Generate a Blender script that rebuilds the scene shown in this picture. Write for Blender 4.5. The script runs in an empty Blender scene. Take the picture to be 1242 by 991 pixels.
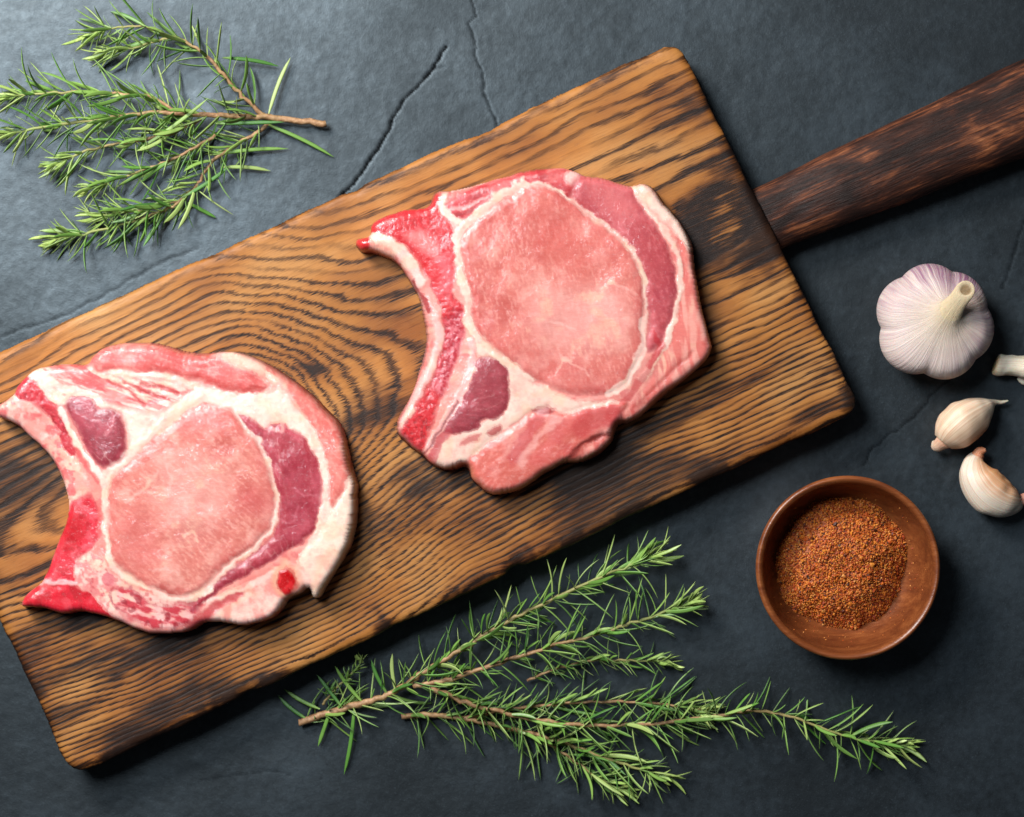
import bpy, math, random
import numpy as np
from mathutils import Vector, Matrix

RAD = math.radians
sc = bpy.context.scene
COL = sc.collection
random.seed(7)

# ------------------------------------------------------------------ camera, light, exposure
CAM_H = 1.30            # camera height above the slate (m)
PX = 0.00038            # metres per photograph pixel on the slate


def P(px, py, z=0.0):
    k = (CAM_H - z) / CAM_H * PX
    return Vector(((px - 621) * k, (495.5 - py) * k, z))


cam_d = bpy.data.cameras.new('camera')
cam = bpy.data.objects.new('camera', cam_d)
COL.objects.link(cam)
cam.location = (0, 0, CAM_H)
cam_d.sensor_width = 36
cam_d.lens = 36 * CAM_H / (1242 * PX)
cam_d.clip_start, cam_d.clip_end = 0.05, 20
cam_d.dof.use_dof = True
cam_d.dof.focus_distance = CAM_H - 0.034
cam_d.dof.aperture_fstop = 6.3
sc.camera = cam

w = bpy.data.worlds.new('World')
sc.world = w
w.use_nodes = True
w.node_tree.nodes['Background'].inputs[0].default_value = (0.80, 0.88, 1.0, 1)
w.node_tree.nodes['Background'].inputs[1].default_value = 0.035


def area(name, loc, target, size, energy, col):
    d = bpy.data.lights.new(name, 'AREA')
    d.shape = 'RECTANGLE'
    d.size, d.size_y = size
    d.energy = energy
    d.color = col
    o = bpy.data.objects.new(name, d)
    COL.objects.link(o)
    o.location = loc
    o.rotation_euler = (Vector(target) - Vector(loc)).to_track_quat('-Z', 'Y').to_euler()
    return o


area('window_light', (-0.60, 0.72, 0.86), (0.03, -0.02, 0), (0.32, 0.32), 22.5, (1.0, 0.965, 0.92))
area('sheen_fill_light', (-0.53, 0.50, 1.40), (-0.25, 0.2, 0), (0.42, 0.42), 16.5, (0.84, 0.93, 1.0))  # added cool lamp, not a window; raises sheen on the upper-left slate
sc.view_settings.view_transform = 'Standard'
sc.view_settings.look = 'None'
sc.view_settings.gamma = 1
sc.view_settings.exposure = 0.0


# ------------------------------------------------------------------ helpers
def C(r, g, b):
    f = lambda c: (c / 12.92 if c <= 0.04045 else ((c + 0.055) / 1.055) ** 2.4)
    return np.array([f(r / 255), f(g / 255), f(b / 255)])


_T = {}


def vn(x, y, seed):
    if seed not in _T:
        _T[seed] = np.random.RandomState(seed).rand(256, 256)
    T = _T[seed]
    xi = np.floor(x).astype(np.int64)
    yi = np.floor(y).astype(np.int64)
    u = x - xi
    v = y - yi
    u = u * u * (3 - 2 * u)
    v = v * v * (3 - 2 * v)
    a, b = xi & 255, (xi + 1) & 255
    c, d = yi & 255, (yi + 1) & 255
    return (T[a, c] * (1 - u) + T[b, c] * u) * (1 - v) + (T[a, d] * (1 - u) + T[b, d] * u) * v


def fbm(x, y, seed, o=4):
    s, amp, tot = 0, 1.0, 0
    for i in range(o):
        s = s + amp * vn(x * 2 ** i + 17.3 * i, y * 2 ** i + 5.1 * i, seed + i)
        tot += amp
        amp *= 0.5
    return s / tot


def sstep(a, b, x):
    t = np.clip((x - a) / (b - a), 0, 1)
    return t * t * (3 - 2 * t)


def catmull(pts, n=4, closed=True):
    p = [np.array(q, float) for q in pts]
    m = len(p)
    out = []
    for i in range(m if closed else m - 1):
        if closed:
            a, b, c, d = p[i - 1], p[i], p[(i + 1) % m], p[(i + 2) % m]
        else:
            a, b, c, d = p[max(i - 1, 0)], p[i], p[i + 1], p[min(i + 2, m - 1)]
        for k in range(n):
            t = k / n
            out.append(0.5 * (2 * b + (c - a) * t + (2 * a - 5 * b + 4 * c - d) * t * t + (3 * b - a - 3 * c + d) * t ** 3))
    if not closed:
        out.append(p[-1])
    return np.array(out)


def sdf(poly, X, Y, m=14.0):
    """signed distance (px), inside positive"""
    poly = np.asarray(poly)
    out = np.full(X.shape, -m)
    lo, hi = poly.min(0) - m, poly.max(0) + m
    k = (X > lo[0]) & (X < hi[0]) & (Y > lo[1]) & (Y < hi[1])
    x, y = X[k], Y[k]
    d = np.full(x.shape, 1e9)
    ins = np.zeros(x.shape, bool)
    for (ax, ay), (bx, by) in zip(poly, np.roll(poly, -1, 0)):
        ex, ey = bx - ax, by - ay
        wx, wy = x - ax, y - ay
        t = np.clip((wx * ex + wy * ey) / (ex * ex + ey * ey + 1e-9), 0, 1)
        d = np.minimum(d, (wx - t * ex) ** 2 + (wy - t * ey) ** 2)
        if ay != by:
            ins ^= ((ay > y) != (by > y)) & (x < ex * (y - ay) / ey + ax)
    d = np.sqrt(d)
    out[k] = np.maximum(np.where(ins, d, -d), -m)
    return out


def pdist(pts, X, Y, m=20.0):
    """distance to an open polyline (px), capped at m"""
    pts = np.asarray(pts, float)
    out = np.full(X.shape, m)
    lo, hi = pts.min(0) - m, pts.max(0) + m
    k = (X > lo[0]) & (X < hi[0]) & (Y > lo[1]) & (Y < hi[1])
    x, y = X[k], Y[k]
    d = np.full(x.shape, m * m)
    for (ax, ay), (bx, by) in zip(pts[:-1], pts[1:]):
        ex, ey = bx - ax, by - ay
        wx, wy = x - ax, y - ay
        t = np.clip((wx * ex + wy * ey) / (ex * ex + ey * ey + 1e-9), 0, 1)
        d = np.minimum(d, (wx - t * ex) ** 2 + (wy - t * ey) ** 2)
    out[k] = np.sqrt(d)
    return out


def mesh(name, V, F, attrs=None, smooth=True):
    """V (n,3) array, F (m,3|4) array -> mesh with point attributes"""
    V = np.asarray(V, np.float32)
    F = np.asarray(F, np.int32)
    me = bpy.data.meshes.new(name)
    me.vertices.add(len(V))
    me.vertices.foreach_set('co', V.ravel())
    k = F.shape[1]
    me.loops.add(F.size)
    me.loops.foreach_set('vertex_index', F.ravel())
    me.polygons.add(len(F))
    me.polygons.foreach_set('loop_start', np.arange(0, F.size, k, dtype=np.int32))
    me.polygons.foreach_set('use_smooth', np.full(len(F), smooth))
    me.update(calc_edges=True)
    for an, a in (attrs or {}).items():
        a = np.asarray(a, np.float32)
        if a.ndim == 1:
            me.attributes.new(an, 'FLOAT', 'POINT').data.foreach_set('value', a)
        elif an == 'Col':
            c = np.ones((len(a), 4), np.float32)
            c[:, :3] = a
            me.attributes.new(an, 'FLOAT_COLOR', 'POINT').data.foreach_set('color', c.ravel())
        else:
            me.attributes.new(an, 'FLOAT_VECTOR', 'POINT').data.foreach_set('vector', a.ravel())
    me.validate()
    return me


def obj(name, me, mat, parent=None, loc=None):
    o = bpy.data.objects.new(name, me)
    COL.objects.link(o)
    if mat and not me.materials:
        me.materials.append(mat)
    if loc is not None:
        o.location = loc
    if parent:
        o.parent = parent
    return o


def empty(name, loc, label, cat, group=None):
    o = bpy.data.objects.new(name, None)
    COL.objects.link(o)
    o.empty_display_size = 0.02
    o.location = loc
    tag(o, label, cat, group)
    return o


def tag(o, label, cat=None, group=None):
    o['label'] = label
    if cat:
        o['category'] = cat
    if group:
        o['group'] = group


def ring_faces(nr, ns, cap=True):
    F = []
    for i in range(nr - 1):
        for j in range(ns):
            a, b = i * ns + j, i * ns + (j + 1) % ns
            F.append((a, b, b + ns, a + ns))
    return F


# ------------------------------------------------------------------ node helper
class NT:
    def __init__(s, name):
        s.m = bpy.data.materials.new(name)
        s.m.use_nodes = True
        s.t = s.m.node_tree
        s.b = s.t.nodes['Principled BSDF']

    def put(s, sock, v):
        if v is None:
            return
        if hasattr(v, 'is_output') or isinstance(v, bpy.types.NodeSocket):
            s.t.links.new(v, sock)
        else:
            if sock.type == 'RGBA' and len(v) == 3:
                v = (*v, 1)
            sock.default_value = v

    def n(s, typ, ins=None, **props):
        nd = s.t.nodes.new(typ)
        for k, v in props.items():
            setattr(nd, k, v)
        for k, v in (ins or {}).items():
            s.put(nd.inputs[k], v)
        return nd

    def attr(s, name, out='Fac'):
        return s.n('ShaderNodeAttribute', attribute_name=name).outputs[out]

    def math(s, op, a, b=None, c=None, clamp=False):
        nd = s.t.nodes.new('ShaderNodeMath')
        nd.operation = op
        nd.use_clamp = clamp
        for i, v in enumerate((a, b, c)):
            s.put(nd.inputs[i], v)
        return nd.outputs[0]

    def vmul(s, v, k):
        nd = s.n('ShaderNodeVectorMath', {0: v, 1: k}, operation='MULTIPLY')
        return nd.outputs[0]

    def noise(s, vec, scale, detail=4, rough=0.55, dist=0.0):
        nd = s.n('ShaderNodeTexNoise', {'Scale': scale, 'Detail': detail, 'Roughness': rough, 'Distortion': dist})
        s.put(nd.inputs['Vector'], vec)
        return nd.outputs['Fac']

    def ramp(s, fac, stops, interp='LINEAR'):
        nd = s.t.nodes.new('ShaderNodeValToRGB')
        cr = nd.color_ramp
        cr.interpolation = interp
        while len(cr.elements) < len(stops):
            cr.elements.new(0.5)
        for e, (p, c) in zip(cr.elements, stops):
            e.position = p
            e.color = (c, c, c, 1) if isinstance(c, (int, float)) else (*c, 1)
        s.put(nd.inputs[0], fac)
        return nd.outputs[0]

    def mix(s, f, a, b, mode='MIX'):
        nd = s.t.nodes.new('ShaderNodeMix')
        nd.data_type = 'RGBA'
        nd.blend_type = mode
        s.put(nd.inputs[0], f)
        s.put(nd.inputs[6], a)
        s.put(nd.inputs[7], b)
        return nd.outputs[2]

    def bump(s, h, strength, dist, normal=None):
        nd = s.n('ShaderNodeBump', {'Height': h, 'Strength': strength, 'Distance': dist})
        if normal:
            s.put(nd.inputs['Normal'], normal)
        return nd.outputs[0]

    def coord(s, out='Object'):
        return s.n('ShaderNodeTexCoord').outputs[out]

    def set(s, **k):
        for a, v in k.items():
            s.put(s.b.inputs[a.replace('_', ' ')], v)
        return s.m


# ------------------------------------------------------------------ materials
def mat_slate():
    t = NT('slate')
    co = t.coord()
    big = t.noise(co, 6.0, 5, 0.62, 0.0)
    mid = t.noise(co, 34, 6, 0.68, 0.0)
    fine = t.noise(co, 300, 5, 0.72)
    grit = t.noise(co, 1400, 2, 0.6)
    f = t.math('ADD', t.math('MULTIPLY', big, 0.50), t.math('ADD', t.math('MULTIPLY', mid, 0.28), t.math('MULTIPLY', fine, 0.25)))
    c = t.ramp(f, [(0.36, tuple(C(7, 9, 12))), (0.5, tuple(C(15, 19, 23))), (0.63, tuple(C(36, 43, 49)))])
    c = t.mix(t.ramp(grit, [(0.60, 0.0), (0.75, 0.30)]), c, tuple(C(74, 86, 94)))
    crk = t.attr('crack')
    c = t.mix(t.ramp(crk, [(0.15, 0.0), (0.8, 0.95)]), c, (0.003, 0.0035, 0.004))
    rough = t.ramp(f, [(0.36, 0.47), (0.64, 0.37)])
    h = t.math('ADD', t.math('MULTIPLY', mid, 0.16), t.math('MULTIPLY', fine, 0.30))
    h = t.math('ADD', h, t.math('MULTIPLY', grit, 0.08))
    spec = t.math('MULTIPLY', t.math('SUBTRACT', 1.0, crk, clamp=True), t.ramp(f, [(0.38, 0.50), (0.62, 1.0)]))
    return t.set(Base_Color=c, Roughness=rough, Normal=t.bump(h, 0.34, 0.0010), Specular_IOR_Level=spec, Specular_Tint=(0.80, 0.93, 1.0, 1))


def wood_colour(t, g, dfdu, uv, char, light, dark, period):
    fib = t.noise(t.vmul(uv, (0.018, 0.42, 1)), 1.0, 4, 0.6)
    fib2 = t.noise(t.vmul(uv, (0.05, 0.9, 1)), 1.0, 3, 0.6)
    wob = t.noise(t.vmul(uv, (0.012, 0.03, 1)), 1.0, 3, 0.5)
    teeth = t.math('MULTIPLY', t.math('SUBTRACT', fib2, 0.5), 24.0)
    ff = t.math('ADD', g, t.math('MULTIPLY', dfdu, teeth))
    ff = t.math('ADD', ff, t.math('MULTIPLY', t.math('SUBTRACT', wob, 0.5), 15.0))
    ff = t.math('ADD', ff, t.math('MULTIPLY', t.math('SUBTRACT', fib, 0.5), 7.0))
    ring = t.math('FRACT', t.math('DIVIDE', ff, period))
    idx = t.math('FLOOR', t.math('DIVIDE', ff, period))
    rnd = t.n('ShaderNodeTexWhiteNoise', {'W': idx}, noise_dimensions='1D').outputs[0]
    line = t.ramp(ring, [(0.0, 0.25), (0.10, 0.03), (0.38, 0.06), (0.60, 0.35), (0.72, 1.0), (0.92, 1.0), (1.0, 0.25)])
    amp = t.noise(t.vmul(uv, (0.009, 0.03, 1)), 1.0, 4, 0.6)
    amp = t.math('ADD', t.ramp(amp, [(0.34, 0.70), (0.55, 1.35)]), t.math('MULTIPLY', t.math('SUBTRACT', rnd, 0.55), 1.1), clamp=True)
    line = t.math('MULTIPLY', line, amp)
    brk = t.ramp(fib2, [(0.36, 0.55), (0.58, 1.0)])
    line = t.math('MULTIPLY', line, brk, clamp=True)
    sep = t.n('ShaderNodeSeparateXYZ', {0: uv})
    mr = t.n('ShaderNodeMapRange', {'Value': sep.outputs[1], 'From Min': -205.0, 'From Max': -110.0, 'To Min': 0.70, 'To Max': 1.0})
    line = t.math('MULTIPLY', line, mr.outputs[0])
    tone = t.noise(t.vmul(uv, (0.006, 0.011, 1)), 1.0, 3, 0.5)
    base = t.ramp(tone, [(0.3, light[0]), (0.5, light[1]), (0.7, light[2])])
    base = t.mix(t.ramp(fib, [(0.35, 0.45), (0.65, 0.0)]), base, dark[1])
    col = t.mix(line, base, dark[0])
    # scorched patches follow the fibres
    cf = t.math('ADD', char, t.math('MULTIPLY', t.math('SUBTRACT', fib, 0.5), 0.9))
    cf = t.math('ADD', cf, t.math('MULTIPLY', t.math('SUBTRACT', line, 0.25), 0.30))
    stain = t.ramp(cf, [(0.02, 0.0), (0.42, 0.85)])
    col = t.mix(stain, col, t.mix(1.0, col, (0.42, 0.33, 0.30, 1), 'MULTIPLY'))
    cf = t.ramp(cf, [(0.26, 0.0), (0.62, 0.92)])
    col = t.mix(cf, col, dark[2])
    return col, line, fib, fib2, cf


def mat_board():
    t = NT('burnt_oak')
    uv = t.attr('buv', 'Vector')
    col, line, fib, fib2, cf = wood_colour(
        t, t.attr('grain'), t.attr('dfdu'), uv, t.attr('char'),
        [tuple(C(196, 143, 84)), tuple(C(180, 118, 56)), tuple(C(138, 80, 34))],
        [tuple(C(32, 16, 10)), tuple(C(136, 84, 38)), tuple(C(26, 16, 13))], 10.5)
    pore = t.noise(t.vmul(uv, (0.09, 1.6, 1)), 1.0, 2, 0.5)
    col = t.mix(t.ramp(pore, [(0.62, 0.0), (0.74, 0.5)]), col, tuple(C(92, 55, 30)))
    h = t.math('SUBTRACT', t.math('MULTIPLY', fib2, 0.6), t.math('MULTIPLY', line, 0.9))
    h = t.math('SUBTRACT', h, t.math('MULTIPLY', t.ramp(pore, [(0.6, 0.0), (0.75, 1.0)]), 0.4))
    rough = t.ramp(fib2, [(0.3, 0.42), (0.7, 0.6)])
    return t.set(Base_Color=col, Roughness=rough, Normal=t.bump(h, 0.24, 0.0006), Specular_IOR_Level=0.25)


def mat_handle():
    t = NT('charred_oak')
    uv = t.attr('buv', 'Vector')
    big = t.noise(t.vmul(uv, (0.012, 0.035, 0.035)), 1.0, 5, 0.6, 0.6)
    fib = t.noise(t.vmul(uv, (0.02, 0.30, 0.30)), 1.0, 5, 0.62)
    fine = t.noise(t.vmul(uv, (0.06, 0.9, 0.9)), 1.0, 3, 0.6)
    f = t.math('ADD', t.math('MULTIPLY', big, 0.6), t.math('MULTIPLY', fib, 0.4))
    f = t.math('SUBTRACT', f, t.math('MULTIPLY', t.attr('char'), 0.12))
    c = t.ramp(f, [(0.38, tuple(C(28, 16, 13))), (0.48, tuple(C(62, 33, 23))), (0.56, tuple(C(124, 70, 42))), (0.66, tuple(C(170, 108, 68)))])
    c = t.mix(t.ramp(fine, [(0.4, 0.5), (0.6, 0.0)]), c, tuple(C(34, 22, 19)))
    h = t.math('ADD', fib, t.math('MULTIPLY', fine, 0.4))
    return t.set(Base_Color=c, Roughness=t.ramp(fine, [(0.3, 0.42), (0.7, 0.6)]), Normal=t.bump(h, 0.5, 0.001), Specular_IOR_Level=0.22)


def mat_meat(name, rough, sss, bump, fibre):
    t = NT(name)
    co = t.coord()
    c = t.attr('Col', 'Color')
    n1 = t.noise(co, 260, 5, 0.6, 0.5)
    n2 = t.noise(t.vmul(co, fibre), 1.0, 4, 0.6, 0.6)
    n3 = t.noise(co, 1500, 3, 0.6)
    c = t.mix(t.ramp(n2, [(0.35, 0.30), (0.65, 0.0)]), c, t.mix(1.0, c, (0.80, 0.55, 0.55), 'MULTIPLY'))
    c = t.mix(t.ramp(n3, [(0.58, 0.0), (0.75, 0.14)]), c, (0.92, 0.72, 0.66))
    h = t.math('ADD', t.math('MULTIPLY', n1, 0.6), t.math('MULTIPLY', n2, 0.5))
    h = t.math('ADD', h, t.math('MULTIPLY', n3, 0.12))
    r = t.ramp(n1, [(0.35, rough - 0.10), (0.65, rough + 0.12)])
    t.set(Base_Color=c, Roughness=r, Normal=t.bump(h, bump, 0.0012), Specular_IOR_Level=0.32)
    t.set(Subsurface_Weight=sss, Subsurface_Scale=0.0022)
    t.b.inputs['Subsurface Radius'].default_value = (1.0, 0.42, 0.32)
    t.set(Coat_Weight=0.45, Coat_Roughness=0.08, Coat_Normal=t.bump(t.math('ADD', t.noise(co, 150, 3, 0.5), t.math('MULTIPLY', t.noise(co, 520, 3, 0.6), 0.35)), 0.6, 0.0016))
    return t.m


def mat_needle(joined=False):
    t = NT('rosemary_needle')
    if joined:
        rnd, alpha = t.attr('rnd'), t.attr('mature')
    else:
        info = t.n('ShaderNodeObjectInfo').outputs
        rnd, alpha = info['Random'], info['Alpha']
    s = t.attr('along')
    side = t.attr('side')
    base = t.ramp(rnd, [(0.0, tuple(C(44, 98, 28))), (0.35, tuple(C(82, 142, 44))), (0.7, tuple(C(128, 168, 72))), (1.0, tuple(C(178, 196, 118)))])
    c = t.mix(alpha, tuple(C(190, 210, 112)), base)
    c = t.mix(t.math('MULTIPLY', side, 0.55), c, tuple(C(160, 178, 144)))
    c = t.mix(t.ramp(s, [(0.0, 0.55), (0.22, 0.0)]), c, tuple(C(166, 186, 104)))
    n = t.noise(t.coord(), 900, 2)
    c = t.mix(t.ramp(n, [(0.4, 0.25), (0.6, 0.0)]), c, tuple(C(40, 70, 34)))
    return t.set(Base_Color=c, Roughness=0.40, Specular_IOR_Level=0.5, Normal=t.bump(n, 0.2, 0.0003))


def mat_stem():
    t = NT('rosemary_stem')
    co = t.coord()
    n = t.noise(co, 420, 4, 0.65)
    n2 = t.noise(co, 90, 2)
    young = t.attr('young')
    c = t.ramp(n, [(0.3, tuple(C(112, 78, 52))), (0.5, tuple(C(164, 122, 86))), (0.72, tuple(C(196, 160, 120)))])
    c = t.mix(t.ramp(young, [(0.35, 0.0), (0.95, 1.0)]), c, tuple(C(140, 158, 86)))
    c = t.mix(t.ramp(n2, [(0.45, 0.0), (0.65, 0.3)]), c, tuple(C(120, 110, 60)))
    return t.set(Base_Color=c, Roughness=0.6, Normal=t.bump(n, 0.6, 0.0006))


def mat_bowl():
    t = NT('red_brown_wood')
    co = t.coord()
    g = t.noise(t.vmul(co, (26, 150, 120)), 1.0, 4, 0.6, 0.8)
    f = t.noise(t.vmul(co, (90, 1200, 900)), 1.0, 3, 0.6)
    c = t.ramp(g, [(0.3, tuple(C(96, 48, 24))), (0.5, tuple(C(126, 68, 34))), (0.7, tuple(C(152, 88, 46)))])
    c = t.mix(t.ramp(f, [(0.35, 0.45), (0.6, 0.0)]), c, tuple(C(98, 46, 26)))
    return t.set(Base_Color=c, Roughness=t.ramp(f, [(0.3, 0.28), (0.7, 0.42)]), Normal=t.bump(f, 0.25, 0.0004), Specular_IOR_Level=0.5)


def mat_spice():
    t = NT('ground_spice')
    c = t.attr('Col', 'Color')
    n = t.noise(t.coord(), 1800, 3)
    c = t.mix(t.ramp(n, [(0.35, 0.4), (0.6, 0.0)]), c, tuple(C(90, 38, 16)))
    return t.set(Base_Color=c, Roughness=0.5, Normal=t.bump(n, 0.5, 0.0006))


def mat_garlic():
    t = NT('garlic_skin')
    c = t.attr('Col', 'Color')
    mer = t.attr('mer', 'Vector')
    st = t.noise(t.vmul(mer, (13, 13, 2.2)), 1.0, 5, 0.68, 0.5)
    st2 = t.noise(t.vmul(mer, (48, 48, 2.2)), 1.0, 2, 0.6)
    patch = t.noise(t.vmul(mer, (1.6, 1.6, 1.3)), 1.0, 3, 0.6)
    pf = t.math('MULTIPLY', t.ramp(patch, [(0.34, 0.25), (0.60, 0.95)]), t.ramp(st, [(0.35, 0.15), (0.60, 1.0)]))
    pf = t.math('MULTIPLY', pf, t.attr('purple'))
    c = t.mix(pf, c, tuple(C(142, 92, 122)))
    c = t.mix(t.ramp(st2, [(0.56, 0.0), (0.70, 0.4)]), c, tuple(C(228, 220, 214)))
    c = t.mix(t.ramp(st2, [(0.30, 0.35), (0.42, 0.0)]), c, tuple(C(186, 168, 160)))
    h = t.math('ADD', st, t.math('MULTIPLY', st2, 0.4))
    t.set(Base_Color=c, Roughness=0.52, Normal=t.bump(h, 0.55, 0.0010), Subsurface_Weight=0.15, Subsurface_Scale=0.002, Specular_IOR_Level=0.5)
    return t.m


def mat_clove():
    t = NT('clove_skin')
    c = t.attr('Col', 'Color')
    mer = t.attr('mer', 'Vector')
    st = t.noise(t.vmul(mer, (1.2, 14, 14)), 1.0, 4, 0.6, 0.4)
    c = t.mix(t.ramp(st, [(0.40, 0.45), (0.56, 0.0)]), c, tuple(C(190, 132, 92)))
    c = t.mix(t.ramp(st, [(0.56, 0.0), (0.70, 0.4)]), c, tuple(C(236, 222, 200)))
    return t.set(Base_Color=c, Roughness=0.42, Normal=t.bump(st, 0.5, 0.0008), Subsurface_Weight=0.2, Subsurface_Scale=0.002)


M = {k: f() for k, f in dict(slate=mat_slate, board=mat_board, handle=mat_handle, needle=mat_needle, stem=mat_stem,
                             bowl=mat_bowl, spice=mat_spice, garlic=mat_garlic, clove=mat_clove).items()}
M['needles'] = mat_needle(True)
M['muscle'] = mat_meat('raw_muscle', 0.42, 0.40, 0.12, (260, 900, 300))
M['fat'] = mat_meat('pork_fat', 0.44, 0.45, 0.08, (300, 500, 300))
M['bone'] = mat_meat('cut_bone', 0.34, 0.35, 0.16, (800, 800, 800))

# ------------------------------------------------------------------ slate table top
xs = np.concatenate([np.linspace(-900, -40, 18)[:-1], np.arange(-40, 1284, 2.0), np.linspace(1284, 2150, 18)[1:]])
ys = np.concatenate([np.linspace(-900, -40, 18)[:-1], np.arange(-40, 1034, 2.0), np.linspace(1034, 1900, 18)[1:]])
X, Y = np.meshgrid(xs, ys)
cracks = [
    ([(541, 58), (528, 78), (512, 98), (497, 116), (488, 127), (474, 150), (466, 168), (452, 190), (438, 210), (424, 228), (412, 240)], 2.6, 1.0),
    ([(541, 80), (524, 85)], 1.4, 0.4),
    ([(571, -20), (573, 8), (577, 20), (569, 30), (575, 50), (577, 68), (585, 88), (586, 110), (592, 125), (600, 142), (602, 160)], 1.5, 0.62),
    ([(1160, 452), (1132, 478), (1110, 505), (1082, 524), (1058, 545), (1048, 562)], 1.6, 0.55),
    ([(1242, 268), (1232, 300), (1222, 340), (1214, 350)], 1.8, 0.5),
    ([(240, 948), (290, 938), (330, 936), (352, 939)], 1.1, 0.22),
    ([(0, 408), (80, 382), (150, 345), (195, 318), (240, 300)], 1.8, 0.40),
]
wx = X + 7 * (fbm(X / 13, Y / 13, 31, 3) - 0.5)
wy = Y + 7 * (fbm(X / 13, Y / 13, 41, 3) - 0.5)
crack = np.zeros_like(X)
for pts, wd, st in cracks:
    d = pdist(pts, wx, wy, 12)
    a, b = np.array(pts[0]), np.array(pts[-1])
    wv = wd * (0.40 + 0.75 * fbm(X / 22, Y / 22, 51, 2))
    crack = np.maximum(crack, st * (1 - sstep(wv * 0.35, wv * 1.25, d)))
relief = 0.0011 * (fbm(X / 200, Y / 200, 61, 3) - 1) + 0.00012 * (fbm(X / 12, Y / 12, 71, 3) - 1)
Z = relief - 0.0002 * crack
k = PX
V = np.stack([(X - 621) * k, (495.5 - Y) * k, Z], -1).reshape(-1, 3)
ny, nx = X.shape
idx = np.arange(ny * nx).reshape(ny, nx)
F = np.stack([idx[:-1, :-1], idx[1:, :-1], idx[1:, 1:], idx[:-1, 1:]], -1).reshape(-1, 4)
o = obj('slate_tabletop', mesh('slate_tabletop', V, F, {'crack': crack.ravel()}), M['slate'])
o['kind'] = 'structure'
tag(o, 'dark blue grey cracked slate surface under everything')

# ------------------------------------------------------------------ slabs: outline in px -> rounded solid on a grid
BOARD_Z = 0.024


def slab_grid(poly, res, margin=40.0):
    lo, hi = poly.min(0) - 3 * res, poly.max(0) + 3 * res
    X, Y = np.meshgrid(np.arange(lo[0], hi[0], res), np.arange(lo[1], hi[1], res))
    D = sdf(poly, X, Y, margin)
    gy, gx = np.gradient(D, res)
    g = np.hypot(gx, gy) + 1e-6
    gx, gy = gx / g, gy / g
    keep = D > -1.45 * res
    snap = keep & (D < 0)
    X = np.where(snap, X - D * gx, X)
    Y = np.where(snap, Y - D * gy, Y)
    ins = D > 0
    idx = np.arange(X.size).reshape(X.shape)
    q = np.stack([idx[:-1, :-1], idx[1:, :-1], idx[1:, 1:], idx[:-1, 1:]], -1).reshape(-1, 4)
    fi, fk = ins.ravel()[q], keep.ravel()[q]
    q = q[fi.any(1) & fk.all(1)]
    return X, Y, np.maximum(D, 0), gx, gy, q


def compact(q, n):
    used = np.unique(q)
    remap = np.full(n, -1)
    remap[used] = np.arange(len(used))
    return used, remap[q]


# ------------------------------------------------------------------ cutting board
quad = np.array([(-123, 481), (822, 48), (1047, 497), (86, 944)], float)


def round_poly(q, r, n=6):
    out = []
    m = len(q)
    for i in range(m):
        a, b, c = q[i - 1], q[i], q[(i + 1) % m]
        e1, e2 = (a - b) / np.linalg.norm(a - b), (c - b) / np.linalg.norm(c - b)
        p0, p1 = b + e1 * r[i], b + e2 * r[i]
        for k in range(n + 1):
            t = k / n
            out.append((1 - t) ** 2 * p0 + 2 * t * (1 - t) * b + t * t * p1)
    return np.array(out)


base = round_poly(quad, [22, 24, 26, 30])
# uneven sawn, worn edge
pts = []
for a, b in zip(base, np.roll(base, -1, 0)):
    L = np.linalg.norm(b - a)
    n = max(1, int(L / 9))
    nrm = np.array([-(b - a)[1], (b - a)[0]]) / L
    for i in range(n):
        p = a + (b - a) * i / n
        wob = 5.0 * (fbm(np.array(p[0] / 45), np.array(p[1] / 45), 91, 3) - 0.5) if n > 2 else 0
        pts.append(p + nrm * wob)
notches = [((590, 158), 26, 5.0), ((432, 232), 10, 4.0), ((470, 752), 9, 7.0), ((624, 690), 8, 5.0), ((300, 840), 14, 4.0)]
pts = np.array(pts)
cen = np.array((459, 494.))
for (cx, cy), r, dep in notches:
    d = np.hypot(pts[:, 0] - cx, pts[:, 1] - cy)
    wgt = dep * np.exp(-(d / r) ** 2)
    s = np.where(pts[:, 1] < 494 - (pts[:, 0] - 459) * 0.455, 1, -1)
    pts += wgt[:, None] * s[:, None] * np.array([0.416, 0.909])
X, Y, D, gx, gy, q = slab_grid(pts, 2.0, 60)
ang = math.atan2(-431, 941)
ca, sa = math.cos(ang), math.sin(ang)
U = (X - 290) * ca + (Y - 520) * sa
Vv = -(X - 290) * sa + (Y - 520) * ca


def grain_f(U, Vv):
    U = U + 22 * (fbm(U / 90, Vv / 60, 101, 2) - 0.5)
    dv = Vv - 8 + 26 * (fbm(U / 210 + 9, Vv / 120, 111, 3) - 0.5) + 0 * U
    A = np.where(U > 0, 165, 80)
    L = np.where(U > 0, 120, 260)
    Dp = A * (1 - np.exp(-(np.abs(U) / L) ** 1.5))
    f = np.sqrt(dv ** 2 + Dp ** 2)
    return f + 0.55 * np.maximum(dv - 50, 0)


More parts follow.
